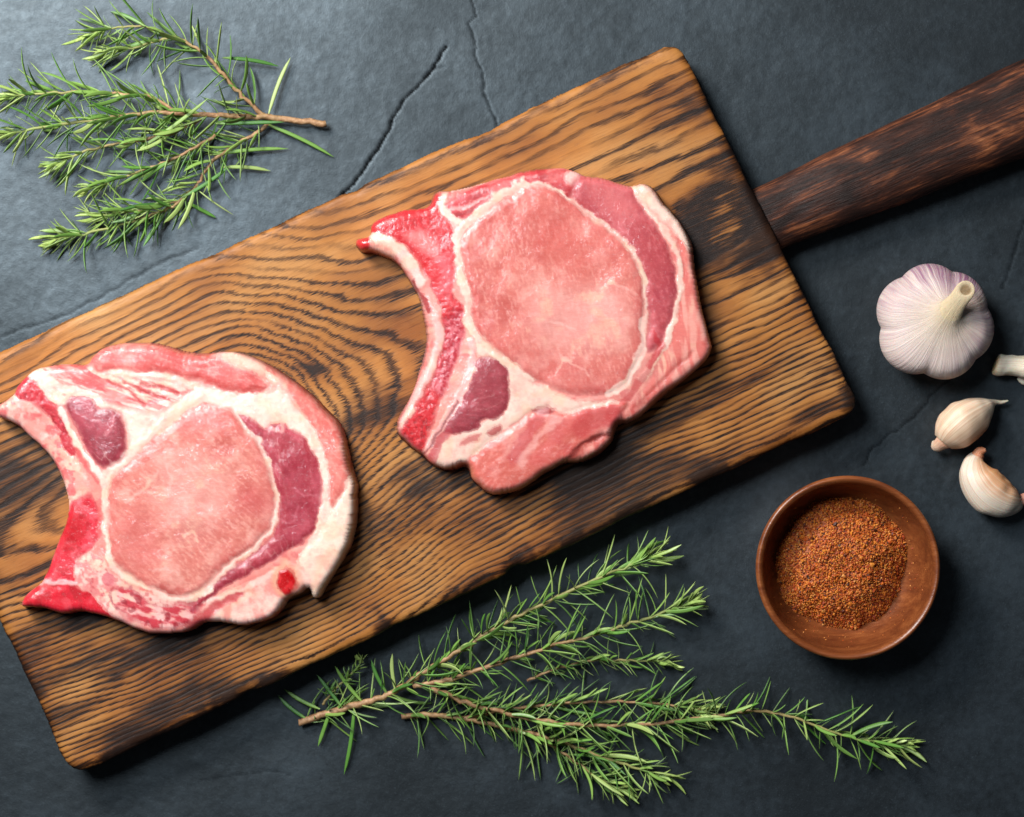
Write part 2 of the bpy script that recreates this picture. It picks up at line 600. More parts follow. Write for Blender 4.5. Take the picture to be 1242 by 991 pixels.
G = grain_f(U, Vv)
dG = (grain_f(U + 3, Vv) - G) / 3
blobs = [(905, 205, 40, .34), (925, 285, 44, .40), (858, 300, 44, .30), (840, 120, 40, .28), (25, 585, 75, .42), (85, 540, 40, .30),
         (700, 560, 80, .30), (600, 620, 60, .25), (470, 640, 50, .30), (215, 800, 70, .28), (240, 735, 40, .40), (120, 730, 40, .32),
         (465, 758, 16, .6), (320, 835, 30, .45), (560, 715, 26, .35), (640, 690, 18, .45), (150, 900, 30, .3), (590, 150, 24, .6),
         (448, 510, 26, .20), (375, 448, 12, .40), (840, 400, 30, .25), (900, 560, 40, .22), (510, 640, 30, .25),
         (430, 560, 20, .3), (1020, 450, 20, .15), (345, 815, 14, .5), (690, 600, 30, .3)]
char = np.zeros_like(X)
wx = X + 60 * (fbm(X / 40, Y / 40, 121, 3) - 0.5)
wy = Y + 60 * (fbm(X / 40, Y / 40, 131, 3) - 0.5)
for bx, by, r, s in blobs:
    du = (wx - bx) * ca + (wy - by) * sa
    dv = -(wx - bx) * sa + (wy - by) * ca
    char = np.maximum(char, s * np.exp(-((du / (1.5 * r)) ** 2 + (dv / (0.75 * r)) ** 2)))
char *= 1.45
low = fbm(U / 190 + 5, Vv / 46 + 5, 145, 4)
char += 0.46 * sstep(0.45, 0.68, low) * (0.35 + 0.65 * sstep(-140, 120, Vv)) + 0.20 * sstep(420, 700, U) * sstep(0.42, 0.6, fbm(U / 120, Vv / 20, 147, 3))
edge_n = fbm(X / 30, Y / 30, 141, 3)
char += 0.35 * (1 - sstep(2, 9, D)) * (Vv > -150)
char += 0.85 * (1 - sstep(2.2, 5.5, D))
char = char + 0.30 * (1 - sstep(6, 20, D)) * sstep(0.5, 0.66, edge_n)
RP = 12.0
t = np.clip(D / RP, 0, 1)
er = 8.0
th = np.clip((t - 0.28) / 0.72, 0, 1) * math.pi / 2
din = np.where(t < 0.28, 0.0, RP * (1 - np.cos(th)))
zz = np.where(t < 0.28, (BOARD_Z - er * PX) * t / 0.28, BOARD_Z - er * PX * (1 - np.sin(th)))
Xn = X + (din - D) * gx * (D < RP)
Yn = Y + (din - D) * gy * (D < RP)
zz = zz + (0.0006 * (fbm(X / 70, Y / 70, 151, 3) - 1)) * sstep(0.5, 1, t)
kk = (CAM_H - BOARD_Z) / CAM_H * PX          # outline traced at the top face
V = np.stack([(Xn - 621) * kk, (495.5 - Yn) * kk, zz], -1).reshape(-1, 3)
used, q = compact(q, len(V))
bc = P(459, 494, 0)
board = empty('wooden_cutting_board', bc, 'long scorched oak cutting board with dark handle carrying both raw chops', 'cutting board')
at = {'grain': G.ravel()[used], 'dfdu': dG.ravel()[used], 'char': char.ravel()[used],
      'buv': np.stack([U, Vv, 0 * U], -1).reshape(-1, 3)[used]}
plank = obj('plank', mesh('plank', V[used] - np.array(bc), q, at), M['board'], board)
tag(plank, 'broad oak plank with swirling dark grain')

# handle: swept rounded bar, a little lower than the plank's top
p0, p1 = np.array((915., 272.)), np.array((1420., 56.))
ax = (p1 - p0) / np.linalg.norm(p1 - p0)
nrm = np.array((-ax[1], ax[0]))
L = np.linalg.norm(p1 - p0)
nr, ns = 110, 64
V, BU, CH = [], [], []
for i in range(nr):
    s = i / (nr - 1)
    l = L * s
    half = np.interp(l, [0, 40, 120, 250, 400, L - 30, L - 8, L], [41, 41, 45, 51, 57, 58, 46, 26])
    zt = np.interp(l, [0, 50, 110, L], [0.0205, 0.0205, 0.0225, 0.0245])
    zb = 0.0015
    for j in range(ns):
        a = 2 * math.pi * j / ns
        cx, cz = math.cos(a), math.sin(a)
        e = 0.8
        cx = math.copysign(abs(cx) ** e, cx)
        cz = math.copysign(abs(cz) ** e, cz)
        wob = 1 + 0.06 * (float(fbm(np.array(l / 60), np.array(j / ns * 6.0 if j < ns / 2 else (ns - j) / ns * 6.0), 161, 3)) - 0.5)
        c = p0 + ax * l + nrm * (cx * half * wob)
        z = (zt + zb) / 2 + cz * (zt - zb) / 2 * wob
        kk = (CAM_H - 0.015) / CAM_H * PX
        V.append(((c[0] - 621) * kk, (495.5 - c[1]) * kk, max(z, 0.0003)))
        BU.append((l, cx * half, cz * 40))
        CH.append(0.25 + 0.55 * max(0, 1 - (l + 30 * float(vn(np.array(j * 0.4), np.array(l / 20), 191)) - 15) / 95))
V = np.array(V)
F = ring_faces(nr, ns)
V = np.vstack([V, V[:ns].mean(0), V[-ns:].mean(0)])
BU += [(0, 0, 0), (L, 0, 0)]
CH += [1, 1]
a0, a1 = len(V) - 2, len(V) - 1
F = [(f[0], f[3], f[2], f[1]) for f in F]
F4 = [t_ for f in F for t_ in ((f[0], f[1], f[2]), (f[0], f[2], f[3]))]
F4 += [(a0, j, (j + 1) % ns) for j in range(ns)] + [(a1, (nr - 1) * ns + (j + 1) % ns, (nr - 1) * ns + j) for j in range(ns)]
me = mesh('handle', V - np.array(bc), F4, {'buv': np.array(BU), 'char': np.array(CH)})
handle = obj('handle', me, M['handle'], board)
tag(handle, 'dark charred wooden handle')

# ------------------------------------------------------------------ pork chops
CHOP_H = 0.0150


class Chop:
    def __init__(s, name, zoom, scale, outline, label, seed):
        s.zoom, s.scale = zoom, scale
        s.seed = seed
        s.name, s.label = name, label
        poly = catmull([s.z(p) for p in outline], 5)
        ox, oy = poly[:, 0].copy(), poly[:, 1].copy()
        poly[:, 0] += 2.6 * (fbm(ox / 14, oy / 14, seed + 700, 3) - 0.5)
        poly[:, 1] += 2.6 * (fbm(ox / 14, oy / 14, seed + 710, 3) - 0.5)
        s.X, s.Y, s.D, s.gx, s.gy, s.q = slab_grid(poly, 1.0, 60)
        # colours and regions are looked up at slightly wandering positions
        a = seed
        s.wx = s.X + 7 * (fbm(s.X / 10, s.Y / 10, a, 4) - 0.5)
        s.wy = s.Y + 7 * (fbm(s.X / 10, s.Y / 10, a + 10, 4) - 0.5)
        s.col = np.zeros(s.X.shape + (3,))
        s.lab = np.zeros(s.X.shape, int)
        s.h = np.zeros(s.X.shape)

    def z(s, p):
        return (s.zoom[0] + p[0] / s.scale, s.zoom[1] + p[1] / s.scale)

    def n(s, size, k, o=4, sx=1.0, rot=0.0):
        c, d = math.cos(rot), math.sin(rot)
        u = (s.X * c + s.Y * d) / (size * sx)
        v = (-s.X * d + s.Y * c) / size
        return fbm(u + 40, v + 40, s.seed * 7 + k * 13, o)

    def blend(s, a, c):
        a = np.clip(a, 0, 1)[..., None]
        s.col = s.col * (1 - a) + np.asarray(c) * a

    def region(s, poly, colour, part=None, soft=1.4, bulge=0.0, groove=0.0, a=1.0, keep=False):
        d = sdf(catmull([s.z(p) for p in poly], 3), s.wx, s.wy, 16)
        if not hasattr(s, 'sn'):
            s.sn = 0.5 + 3.2 * sstep(0.42, 0.75, s.n(26, 900, 3))
        sv = soft * (s.sn if soft < 4 else 1.0)
        m = sstep(-sv, sv, d)
        s.blend(m * a, colour)
        if part is not None:
            s.lab[d > 0] = part
        if bulge:
            s.h += bulge * sstep(-2, 9, d)
        if groove:
            s.h -= 0.45 * groove * np.exp(-(d / 2.6) ** 2)
        return d, m

    def line(s, pts, width, colour, a=1.0, h=0.0, soft=1.5):
        wv = width * (0.25 + 1.3 * s.n(13, 77 + len(pts), 3))
        d = pdist(catmull([s.z(p) for p in pts], 4, False), s.wx, s.wy, 24)
        m = 1 - sstep(wv / 2 - soft, wv / 2 + soft, d)
        s.blend(m * a, colour)
        if h:
            s.h += h * m
        return m

    def build(s, partnames):
        X, Y, D = s.X, s.Y, s.D
        fat = sstep(0.30, 0.45, s.col[..., 1])
        s.blend(fat * sstep(0.46, 0.66, s.n(13, 400, 4)) * 0.18, C(228, 158, 146))
        s.blend(fat * sstep(0.58, 0.70, s.n(6, 410, 3)) * 0.14, C(212, 118, 112))
        s.blend(fat * sstep(0.52, 0.70, s.n(20, 420, 3)) * 0.35, C(232, 204, 170))
        RR = 14.0
        t = np.clip(D / RR, 0, 1)
        th = RAD(-22) + RAD(112) * t

        def blur(a, n=3):
            for _ in range(n):
                p = np.pad(a, 1, mode='edge')
                a = (p[:-2, 1:-1] + p[2:, 1:-1] + p[1:-1, :-2] + p[1:-1, 2:] + 2 * p[1:-1, 1:-1]) / 6
            return a
        gx, gy = blur(s.gx), blur(s.gy)
        rv = RR * (0.12 + 0.80 * fbm(X / 40, Y / 40, s.seed + 300, 2))
        ce, se = np.abs(np.cos(th)) ** 0.78, np.sign(np.sin(th)) * np.abs(np.sin(th)) ** 0.78
        din = rv * (1 - ce) + (RR - rv) * t
        dome = 0.0016 * sstep(0, 90, D) + 0.0022 * (fbm(X / 70, Y / 70, s.seed + 200, 3) - 0.5)
        hh = CHOP_H * (0.9 + 0.2 * fbm(X / 120, Y / 120, s.seed + 400, 2)) + dome
        s0 = -math.sin(RAD(22)) ** 0.78
        zc = hh * (se - s0) / (1 - s0)
        fine = blur(0.62 * s.h + 0.0003 * (fbm(X / 16, Y / 16, s.seed + 500, 3) - 0.5), 3) * sstep(0.2, 0.9, t)
        zc = np.maximum(zc + fine, 0.0) + BOARD_Z + 0.0001
        Xn = X + (din - D) * gx * (D < RR)
        Yn = Y + (din - D) * gy * (D < RR)
        kk = (CAM_H - BOARD_Z - 0.008) / CAM_H * PX
        V = np.stack([(Xn - 621) * kk, (495.5 - Yn) * kk, zc], -1)
        # smooth normals over the whole slice so the parts meet without seams
        hy, hx = np.gradient(fine + dome, PX)
        ct, st = np.abs(np.cos(th)) ** 1.22, np.sign(np.sin(th)) * np.abs(np.sin(th)) ** 1.22
        N = np.stack([-gx * ct - hx, gy * ct + hy, st + 0 * hx], -1)
        N /= np.linalg.norm(N, axis=-1, keepdims=True) + 1e-12
        V, N, col = V.reshape(-1, 3), N.reshape(-1, 3), (np.clip(s.col, 0, 1) ** np.array([1.08, 1.20, 1.16])).reshape(-1, 3)
        c0 = V[np.unique(s.q)].mean(0)
        c0[2] = BOARD_Z
        root = empty(s.name, c0, s.label, 'pork chop', 'raw chops on the board')
        fl = s.lab.ravel()[s.q]
        fl = np.sort(fl, 1)[:, 2]
        for i, (nm, mt, lb) in partnames.items():
            q = s.q[fl == i]
            if not len(q):
                continue
            used, q2 = compact(q, len(V))
            me = mesh(nm, V[used] - c0, q2, {'Col': col[used]})
            me.normals_split_custom_set_from_vertices(N[used].tolist())
            o = obj(nm, me, M[mt], root)
            if lb:
                tag(o, lb)
        return root


FATC = C(238, 216, 200)
FATP = C(232, 172, 160)
PINK = C(226, 152, 146)
ROSE = C(206, 106, 108)
CAPC = C(170, 60, 74)
PURP = C(150, 56, 70)
REDB = C(206, 24, 48)
DRED = C(140, 14, 30)
SKIN = C(222, 160, 122)
PARTS = {0: ('fat', 'fat', 'creamy fat and soft rim between the muscles'),
         1: ('eye_muscle', 'muscle', 'large round pale pink eye of loin'),
         2: ('cap_muscle', 'muscle', 'curved darker red muscle along the eye'),
         3: ('rib_bone', 'bone', 'bright red sawn rib bone'),
         4: ('side_muscle', 'muscle', 'dark purplish muscle next to the bone'),
         5: ('rim_muscle', 'muscle', 'pink muscle strip at the rim'),
         6: ('rib_tip', 'bone', 'small red end of the rib'),
         7: ('blood_spot', 'bone', 'small dark red vein spot in the fat'),
         8: ('streaky_muscle', 'muscle', 'red muscle streaked with fat at the lower rim'),
         9: ('rim_muscle', 'muscle', 'pink muscle strip at the rim')}


def muscle_tex(c, m, k, light, dark, wisps, rot=0.0):
    """mottling, fibres and fat wisps inside a muscle mask"""
    c.blend(m * sstep(0.48, 0.72, c.n(26, k, 4)) * 0.62, light)
    c.blend(m * sstep(0.50, 0.75, c.n(34, k + 1, 4)) * 0.60, dark)
    fib = 0.6 * c.n(2.6, k + 2, 3, 3.0, rot + 0.5 * (c.n(60, k + 6, 2) .mean() - 0.5)) + 0.4 * c.n(3.0, k + 7, 3)
    c.blend(m * sstep(0.48, 0.70, fib) * 0.42, light)
    c.blend(m * sstep(0.50, 0.26, fib) * 0.26, dark)
    wisps *= 0.35
    r = 1 - np.abs(2 * c.n(24, k + 3, 4, 1.6, rot) - 1)
    gate = sstep(0.5, 0.62, c.n(45, k + 4, 2))
    c.blend(m * sstep(0.955, 0.99, r) * gate * wisps, C(246, 214, 204))


def marrow(c, m, k):
    n = c.n(3.2, k, 3)
    m = m * (0.55 + 0.45 * sstep(290, 420, c.Y))
    c.blend(m * sstep(0.56, 0.70, n) * 0.7, DRED)
    c.blend(m * sstep(0.60, 0.72, c.n(3.4, k + 1, 3)) * 0.42, C(236, 130, 132))
    c.blend(m * sstep(0.50, 0.70, c.n(22, k + 2, 2)) * 0.5, C(206, 26, 46))
    c.h -= m * 0.0003 * sstep(0.5, 0.7, n)


# ---- chop in the middle of the board (traced in a 2.252x enlargement)
R_OUT = [(68, 262), (75, 245), (105, 235), (108, 210), (140, 185), (200, 165), (265, 155), (280, 125), (300, 113), (330, 112), (400, 95),
         (470, 75), (520, 60), (580, 50), (640, 52), (690, 68), (750, 78), (815, 98), (850, 92), (885, 105), (920, 150), (960, 195),
         (985, 235), (995, 270), (1000, 310), (1010, 370), (1020, 430), (1035, 490), (1047, 540), (1035, 575), (1000, 610), (950, 650),
         (900, 690), (850, 735), (820, 752), (790, 760), (775, 800), (740, 835), (690, 860), (640, 865), (590, 890), (540, 925),
         (490, 945), (445, 948), (410, 930), (385, 905), (370, 875), (345, 880), (310, 880), (275, 865), (250, 840), (215, 815),
         (185, 785), (178, 755), (195, 715), (220, 670), (240, 610), (255, 560), (260, 510), (250, 450), (240, 410), (220, 370),
         (190, 325), (155, 300), (115, 285), (85, 283)]
c = Chop('pork_chop', (400, 180), 2.252, R_OUT, 'raw bone-in pork chop in the board middle, its bone curving toward the grain swirl', 210)
c.col[:] = FATP
c.blend(sstep(0.45, 0.6, c.n(22, 1)) * 0.6, C(226, 150, 138))
c.blend(sstep(0.55, 0.72, c.n(12, 2)) * 0.5, C(200, 92, 92))
# outer rim lean + fat cap
RIM = [(940, 235), (985, 240), (1000, 320), (1020, 430), (1047, 540), (1000, 610), (900, 690), (800, 752), (770, 800), (690, 860), (640, 866),
       (700, 800), (780, 740), (850, 660), (900, 570), (935, 480), (952, 400), (958, 320)]
d, m = c.region(RIM, C(222, 134, 122), 5, bulge=0.0002)
c.blend(m * sstep(0.45, 0.65, c.n(7, 5, 3, 5, 1.45)) * 0.75, C(240, 190, 174))
c.blend(m * sstep(0.52, 0.7, c.n(9, 6, 3, 4, 1.45)) * 0.5, C(186, 84, 78))
c.region([(815, 98), (850, 90), (890, 100), (925, 150), (965, 195), (992, 245), (994, 285), (975, 280), (945, 238), (905, 200), (868, 160), (835, 125)], C(240, 220, 204), 0, bulge=0.0004)
# flap at the lower edge
FLAP = [(380, 870), (400, 830), (450, 790), (520, 742), (560, 716), (600, 706), (640, 720), (700, 706), (760, 690), (815, 690), (795, 735), (775, 770),
        (720, 800), (660, 850), (570, 912), (480, 945), (410, 930), (385, 900)]
d, m = c.region(FLAP, C(212, 122, 106), 5, bulge=0.0012, groove=0.0008)
muscle_tex(c, m, 10, C(236, 178, 168), C(190, 74, 76), 0.5, -0.6)
c.line([(570, 740), (530, 800), (500, 850)], 14, C(196, 84, 88), 0.6, soft=3)
c.line([(620, 740), (560, 800), (520, 860)], 9, C(240, 196, 186), 0.6, soft=3)
c.line([(680, 730), (620, 790), (560, 850)], 16, C(206, 96, 92), 0.5, soft=4)
c.region([(690, 720), (760, 695), (800, 712), (770, 745), (690, 790), (660, 770)], C(196, 74, 74), 5, soft=4, a=0.7)
# white fat field
c.region([(400, 520), (440, 552), (490, 590), (545, 632), (600, 662), (650, 682), (720, 690), (790, 690), (760, 700), (700, 712), (640, 722), (600, 708),
          (555, 722), (500, 765), (440, 800), (390, 840), (350, 868), (300, 862), (285, 840), (310, 800), (370, 770), (440, 738), (484, 715), (488, 640), (470, 590), (410, 570)], FATC, 0, bulge=0.0002)
c.line([(420, 830), (470, 780), (560, 715)], 4, C(206, 110, 100), 0.6)
c.region([(430, 775), (465, 752), (470, 770), (440, 785)], C(170, 60, 60), 0, a=0.8, groove=0.0004)
c.region([(550, 715), (590, 703), (610, 715), (580, 724)], C(150, 44, 44), 0, a=0.85, groove=0.0005)
c.region([(370, 790), (410, 780), (400, 800), (360, 812)], C(196, 90, 88), 0, a=0.7)
# small dark muscle beside the bone
d, m = c.region([(388, 592), (420, 574), (462, 580), (486, 612), (490, 665), (482, 712), (452, 738), (415, 742), (405, 762), (350, 778), (315, 775), (328, 740), (358, 684), (376, 632)],
                PURP, 4, bulge=0.0007, groove=0.0005)
muscle_tex(c, m, 20, C(186, 92, 104), C(132, 40, 58), 0.25)
c.line([(330, 770), (300, 800), (280, 850)], 9, C(182, 70, 80), 0.7)
# bone
BONE = [(108, 212), (150, 184), (220, 164), (268, 152), (288, 120), (302, 140), (310, 190), (335, 222), (344, 290), (338, 390), (362, 440), (366, 500), (345, 580),
        (306, 680), (262, 800), (245, 828), (195, 785), (205, 755), (245, 695), (285, 620), (308, 540), (312, 470), (300, 420), (278, 370), (255, 320),
        (225, 285), (190, 258), (150, 240), (112, 235)]
d, m = c.region(BONE, C(204, 24, 42), 3, groove=0.0004)
marrow(c, m, 30)
c.region([(290, 300), (338, 300), (335, 395), (300, 400), (270, 350)], C(232, 120, 126), 3, soft=7, a=0.75)
c.region([(225, 285), (260, 275), (300, 330), (300, 380), (275, 360)], C(206, 26, 40), 3, soft=4, a=0.8)
c.region([(240, 250), (270, 245), (268, 275), (245, 275)], C(196, 26, 40), 3, soft=2, a=0.8)
c.region([(205, 240), (245, 225), (290, 250), (300, 300), (275, 300), (250, 280)], C(238, 170, 164), 3, soft=5, a=0.6)
m2 = c.region([(350, 440), (366, 500), (345, 580), (306, 680), (285, 640), (312, 560), (322, 470)], C(170, 40, 66), 3, soft=5, a=0.75)[1]
c.blend(m2 * sstep(0.48, 0.6, c.n(4, 36, 3)) * 0.7, C(226, 140, 146))
# cortical bone, membranes
c.line([(100, 238), (150, 252), (195, 280), (235, 330), (252, 372)], 10, C(250, 222, 212), 1.0, 0.0004)
c.line([(250, 400), (285, 450), (300, 500), (292, 560), (262, 635), (215, 725), (190, 765)], 8, C(240, 204, 196), 0.75, 0.0003)
c.line([(245, 470), (258, 520), (250, 580), (225, 660)], 6, C(214, 160, 166), 0.7)
c.line([(232, 360), (255, 400), (275, 442)], 5, C(150, 16, 30), 0.9)
c.line([(385, 530), (392, 570), (378, 630), (330, 725), (270, 812)], 8.5, C(242, 196, 190), 0.95, 0.0003)
c.line([(350, 690), (310, 760), (262, 830)], 2.5, C(120, 30, 36), 0.7, -0.0003)
c.region([(62, 262), (78, 242), (104, 248), (106, 275), (80, 284)], C(206, 30, 36), 6, soft=1.5)
# upper rib strip
d, m = c.region([(325, 150), (400, 112), (480, 82), (520, 62), (600, 50), (665, 58), (690, 70), (668, 120), (640, 135), (600, 105), (530, 112), (470, 150), (400, 186), (345, 195), (322, 175)],
                C(200, 66, 74), 9, bulge=0.0003, groove=0.0004)
muscle_tex(c, m, 50, C(230, 146, 140), C(160, 24, 40), 0.8, -0.35)
c.line([(330, 170), (380, 160), (430, 135)], 3, C(240, 190, 184), 0.7)
c.line([(340, 185), (400, 170)], 2.5, C(150, 24, 36), 0.6)
c.line([(420, 120), (520, 85), (640, 75)], 3, C(160, 20, 34), 0.55)
c.region([(520, 75), (560, 60), (590, 72), (560, 95), (525, 105)], C(176, 28, 44), 9, soft=4, a=0.6)
c.line([(312, 128), (308, 155), (325, 188), (352, 205)], 7, FATC, 0.9)
c.line([(335, 118), (400, 100), (430, 92)], 6, C(246, 214, 206), 0.8)
c.region([(640, 85), (670, 70), (690, 80), (660, 105)], C(244, 214, 204), 0, a=0.8)
# cap muscle
CAP = [(665, 105), (690, 72), (750, 80), (812, 100), (840, 150), (880, 205), (915, 258), (935, 320), (944, 380), (936, 440), (918, 500), (896, 540), (872, 556), (862, 540),
       (872, 480), (864, 420), (858, 350), (836, 298), (800, 248), (750, 212), (700, 180), (662, 140)]
d, m = c.region(CAP, C(180, 78, 84), 2, bulge=0.0008, groove=0.0006)
muscle_tex(c, m, 60, C(210, 122, 126), C(162, 54, 72), 0.25, 1.1)
c.region([(690, 85), (760, 90), (830, 160), (800, 200), (720, 150)], C(214, 128, 126), 2, soft=14, a=0.6)
c.line([(835, 118), (870, 175), (910, 225), (940, 280), (955, 340), (948, 420), (928, 500), (900, 560), (850, 630)], 6.5, FATC, 0.95, 0.0003)
# eye
EYE_R = [(530, 115), (590, 108), (640, 135), (700, 185), (760, 225), (805, 265), (830, 310), (848, 360), (855, 420), (850, 480), (852, 530), (840, 580), (810, 630),
         (770, 668), (720, 675), (650, 670), (600, 650), (545, 620), (490, 575), (440, 540), (405, 500), (385, 450), (390, 405), (372, 350), (360, 290), (365, 240),
         (400, 200), (450, 160), (500, 130)]
ringp = EYE_R + [EYE_R[0]]
c.line(EYE_R[0:14], 9, FATC, 0.95, 0.0002)
c.line(EYE_R[17:] + [(530, 112)], 20, FATC, 1.0, 0.0002)
d, m = c.region(EYE_R, C(212, 132, 118), 1, bulge=0.0009, groove=0.0007)
muscle_tex(c, m, 70, C(234, 184, 170), C(188, 90, 80), 0.35, 1.3)
c.blend(m * sstep(16, 3, d) * 0.30, C(206, 104, 104))
c.region([(560, 420), (660, 380), (800, 400), (790, 520), (640, 560), (540, 500)], C(238, 192, 182), 1, soft=28, a=0.60)  # whitish sheen painted into the eye's colour
c.region([(540, 150), (640, 170), (780, 280), (700, 330), (560, 290)], C(204, 108, 98), 1, soft=26, a=0.50)
c.region([(420, 480), (500, 540), (620, 640), (740, 660), (700, 600), (560, 560)], C(206, 112, 106), 1, soft=18, a=0.45)
for pl in ([(630, 570), (650, 585), (680, 600), (705, 625)], [(760, 370), (800, 385), (835, 405)], [(600, 475), (640, 480), (670, 500)], [(620, 610), (635, 575), (655, 580)]):
    c.line(pl, 2.6, C(242, 206, 194), 0.40)
c.line([(855, 470), (850, 540), (832, 600), (790, 650), (760, 672)], 9, C(246, 216, 202), 0.85)
c.line([(880, 500), (900, 545), (870, 600)], 5, C(196, 66, 72), 0.7)
c.line([(905, 540), (850, 630), (800, 690)], 7, C(196, 84, 82), 0.6)
# folds down the lower right side
c.line([(985, 560), (920, 620), (850, 690), (800, 735)], 4, C(170, 74, 62), 0.5, -0.0004, soft=2.5)
c.line([(760, 780), (700, 800), (640, 850)], 3.5, C(120, 40, 32), 0.75, -0.0007, soft=2)
edge = sstep(12, 2, c.D)
c.blend(edge * sstep(300, 230, (c.X - 400) * 2.252) * sstep(330, 400, (c.Y - 180) * 2.252) * 0.75, C(196, 138, 140))
c.blend(sstep(9, 1, c.D) * sstep(280, 180, (c.X - 400) * 2.252) * sstep(240, 280, (c.Y - 180) * 2.252) * 0.6, C(206, 140, 110))
c.blend(edge * sstep(780, 860, (c.Y - 180) * 2.252) * 0.7, C(214, 132, 92))
c.blend(edge * sstep(640, 1000, (c.X - 400) * 2.252 + 0.5 * (c.Y - 180) * 2.252) * 0.55, SKIN)
c.blend(edge * sstep(0.5, 0.7, c.n(14, 90, 3)) * 0.45, C(186, 84, 70))
chop_r = c.build(PARTS)

# ---- chop at the left end of the board (traced in a 2.478x enlargement)
L_OUT = [(-22, 262), (15, 232), (40, 215), (50, 190), (75, 165), (110, 140), (160, 128), (215, 125), (260, 125), (275, 105), (310, 75), (370, 62), (440, 60), (500, 70),
         (560, 88), (640, 90), (700, 88), (760, 105), (820, 135), (880, 175), (940, 220), (990, 270), (1030, 320), (1048, 380), (1060, 430), (1075, 490),
         (1077, 560), (1070, 630), (1050, 690), (1015, 750), (985, 795), (965, 832), (940, 832), (926, 805), (905, 820), (870, 840), (840, 880), (800, 905),
         (740, 918), (670, 910), (620, 908), (580, 930), (520, 942), (460, 942), (410, 930), (360, 905), (310, 890), (250, 878), (190, 882), (130, 868),
         (70, 862), (60, 845), (80, 815), (120, 785), (140, 740), (165, 670), (190, 610), (200, 555), (190, 500), (165, 440), (130, 390), (90, 350), (50, 315), (0, 292)]
c = Chop('pork_chop', (0, 390), 2.478, L_OUT, 'raw bone-in pork chop at the wide end, with thick white fat and red spot', 250)
c.col[:] = C(230, 160, 148)
c.blend(sstep(0.45, 0.62, c.n(20, 1)) * 0.6, C(224, 140, 130))
c.blend(sstep(0.55, 0.72, c.n(12, 2)) * 0.45, C(206, 96, 96))
# rim muscles
d, m = c.region([(278, 112), (320, 74), (440, 58), (560, 88), (660, 92), (720, 120), (780, 165), (805, 195), (780, 212), (700, 208), (620, 185), (540, 166), (440, 148), (345, 145), (300, 150)],
                C(218, 122, 116), 5, bulge=0.0007, groove=0.0007)
muscle_tex(c, m, 10, C(238, 184, 172), C(196, 84, 80), 0.5, 0.25)
c.line([(440, 130), (560, 150), (700, 195), (780, 205)], 9, C(200, 84, 78), 0.6, soft=3)
c.region([(650, 100), (720, 95), (780, 120), (790, 150), (720, 140)], C(246, 222, 212), 0, soft=5, a=0.85)  # painted highlight on the upper rim, filed under the fat part
d, m = c.region([(800, 145), (880, 172), (990, 268), (1046, 380), (1058, 440), (1030, 515), (1000, 565), (985, 540), (978, 440), (960, 370), (925, 300), (880, 250), (835, 205)],
                C(222, 132, 120), 9, bulge=0.0004, groove=0.0004)
muscle_tex(c, m, 20, C(238, 182, 168), C(202, 98, 88), 0.6, 1.0)
# striated upper left
d, m = c.region([(112, 140), (215, 124), (275, 145), (330, 165), (430, 160), (540, 185), (580, 215), (520, 260), (470, 275), (400, 262), (340, 240), (280, 215), (220, 190)], C(226, 146, 138), 0)
c.blend(m * sstep(0.46, 0.62, c.n(6, 30, 3, 5, 0.35)) * 0.9, C(248, 222, 210))
c.blend(m * sstep(0.52, 0.66, c.n(5, 31, 3, 5, 0.3)) * 0.75, C(190, 70, 74))
for pl in ([(335, 180), (390, 210), (440, 250)], [(380, 185), (450, 215), (500, 235)], [(430, 190), (500, 205), (540, 220)]):
    c.line(pl, 3.2, C(186, 72, 70), 0.75, -0.0005)
    c.line([(x + 8, y - 14) for x, y in pl], 3.2, C(241, 219, 204), 0.8)
c.region([(215, 125), (275, 145), (330, 190), (300, 205), (230, 175), (160, 150)], C(206, 96, 96), 0, soft=5, a=0.55)
# white fat band
WB = [(330, 150), (420, 150), (520, 165), (600, 195), (700, 212), (790, 218), (832, 200), (800, 155), (850, 190), (890, 250), (935, 305), (968, 370), (988, 440), (995, 545), (1005, 570), (950, 645), (900, 700),
      (945, 640), (966, 540), (968, 470), (955, 410), (930, 360), (890, 325), (845, 300), (800, 318), (760, 290), (720, 282), (700, 270), (650, 250), (600, 250), (520, 305), (430, 390), (400, 380), (395, 330), (370, 285),
      (310, 240), (400, 265), (470, 278), (560, 225), (590, 205), (500, 178), (400, 168)]
c.region(WB, C(241, 220, 205), 0, soft=1.6, bulge=0.0003)
c.line([(600, 215), (520, 290), (430, 375), (350, 440), (322, 480)], 13, C(241, 219, 204), 1.0, 0.0002)
c.line([(590, 200), (530, 245), (480, 285)], 4, C(232, 160, 150), 0.6)
# fat cap lower right
c.region([(1062, 430), (1078, 500), (1074, 625), (1035, 725), (968, 835), (935, 828), (928, 770), (900, 705), (950, 645), (1000, 572), (1040, 500)], C(242, 222, 204), 0, soft=1.6, bulge=0.0006)
c.line([(1000, 690), (960, 750), (945, 800)], 12, C(238, 200, 172), 0.6, soft=4)
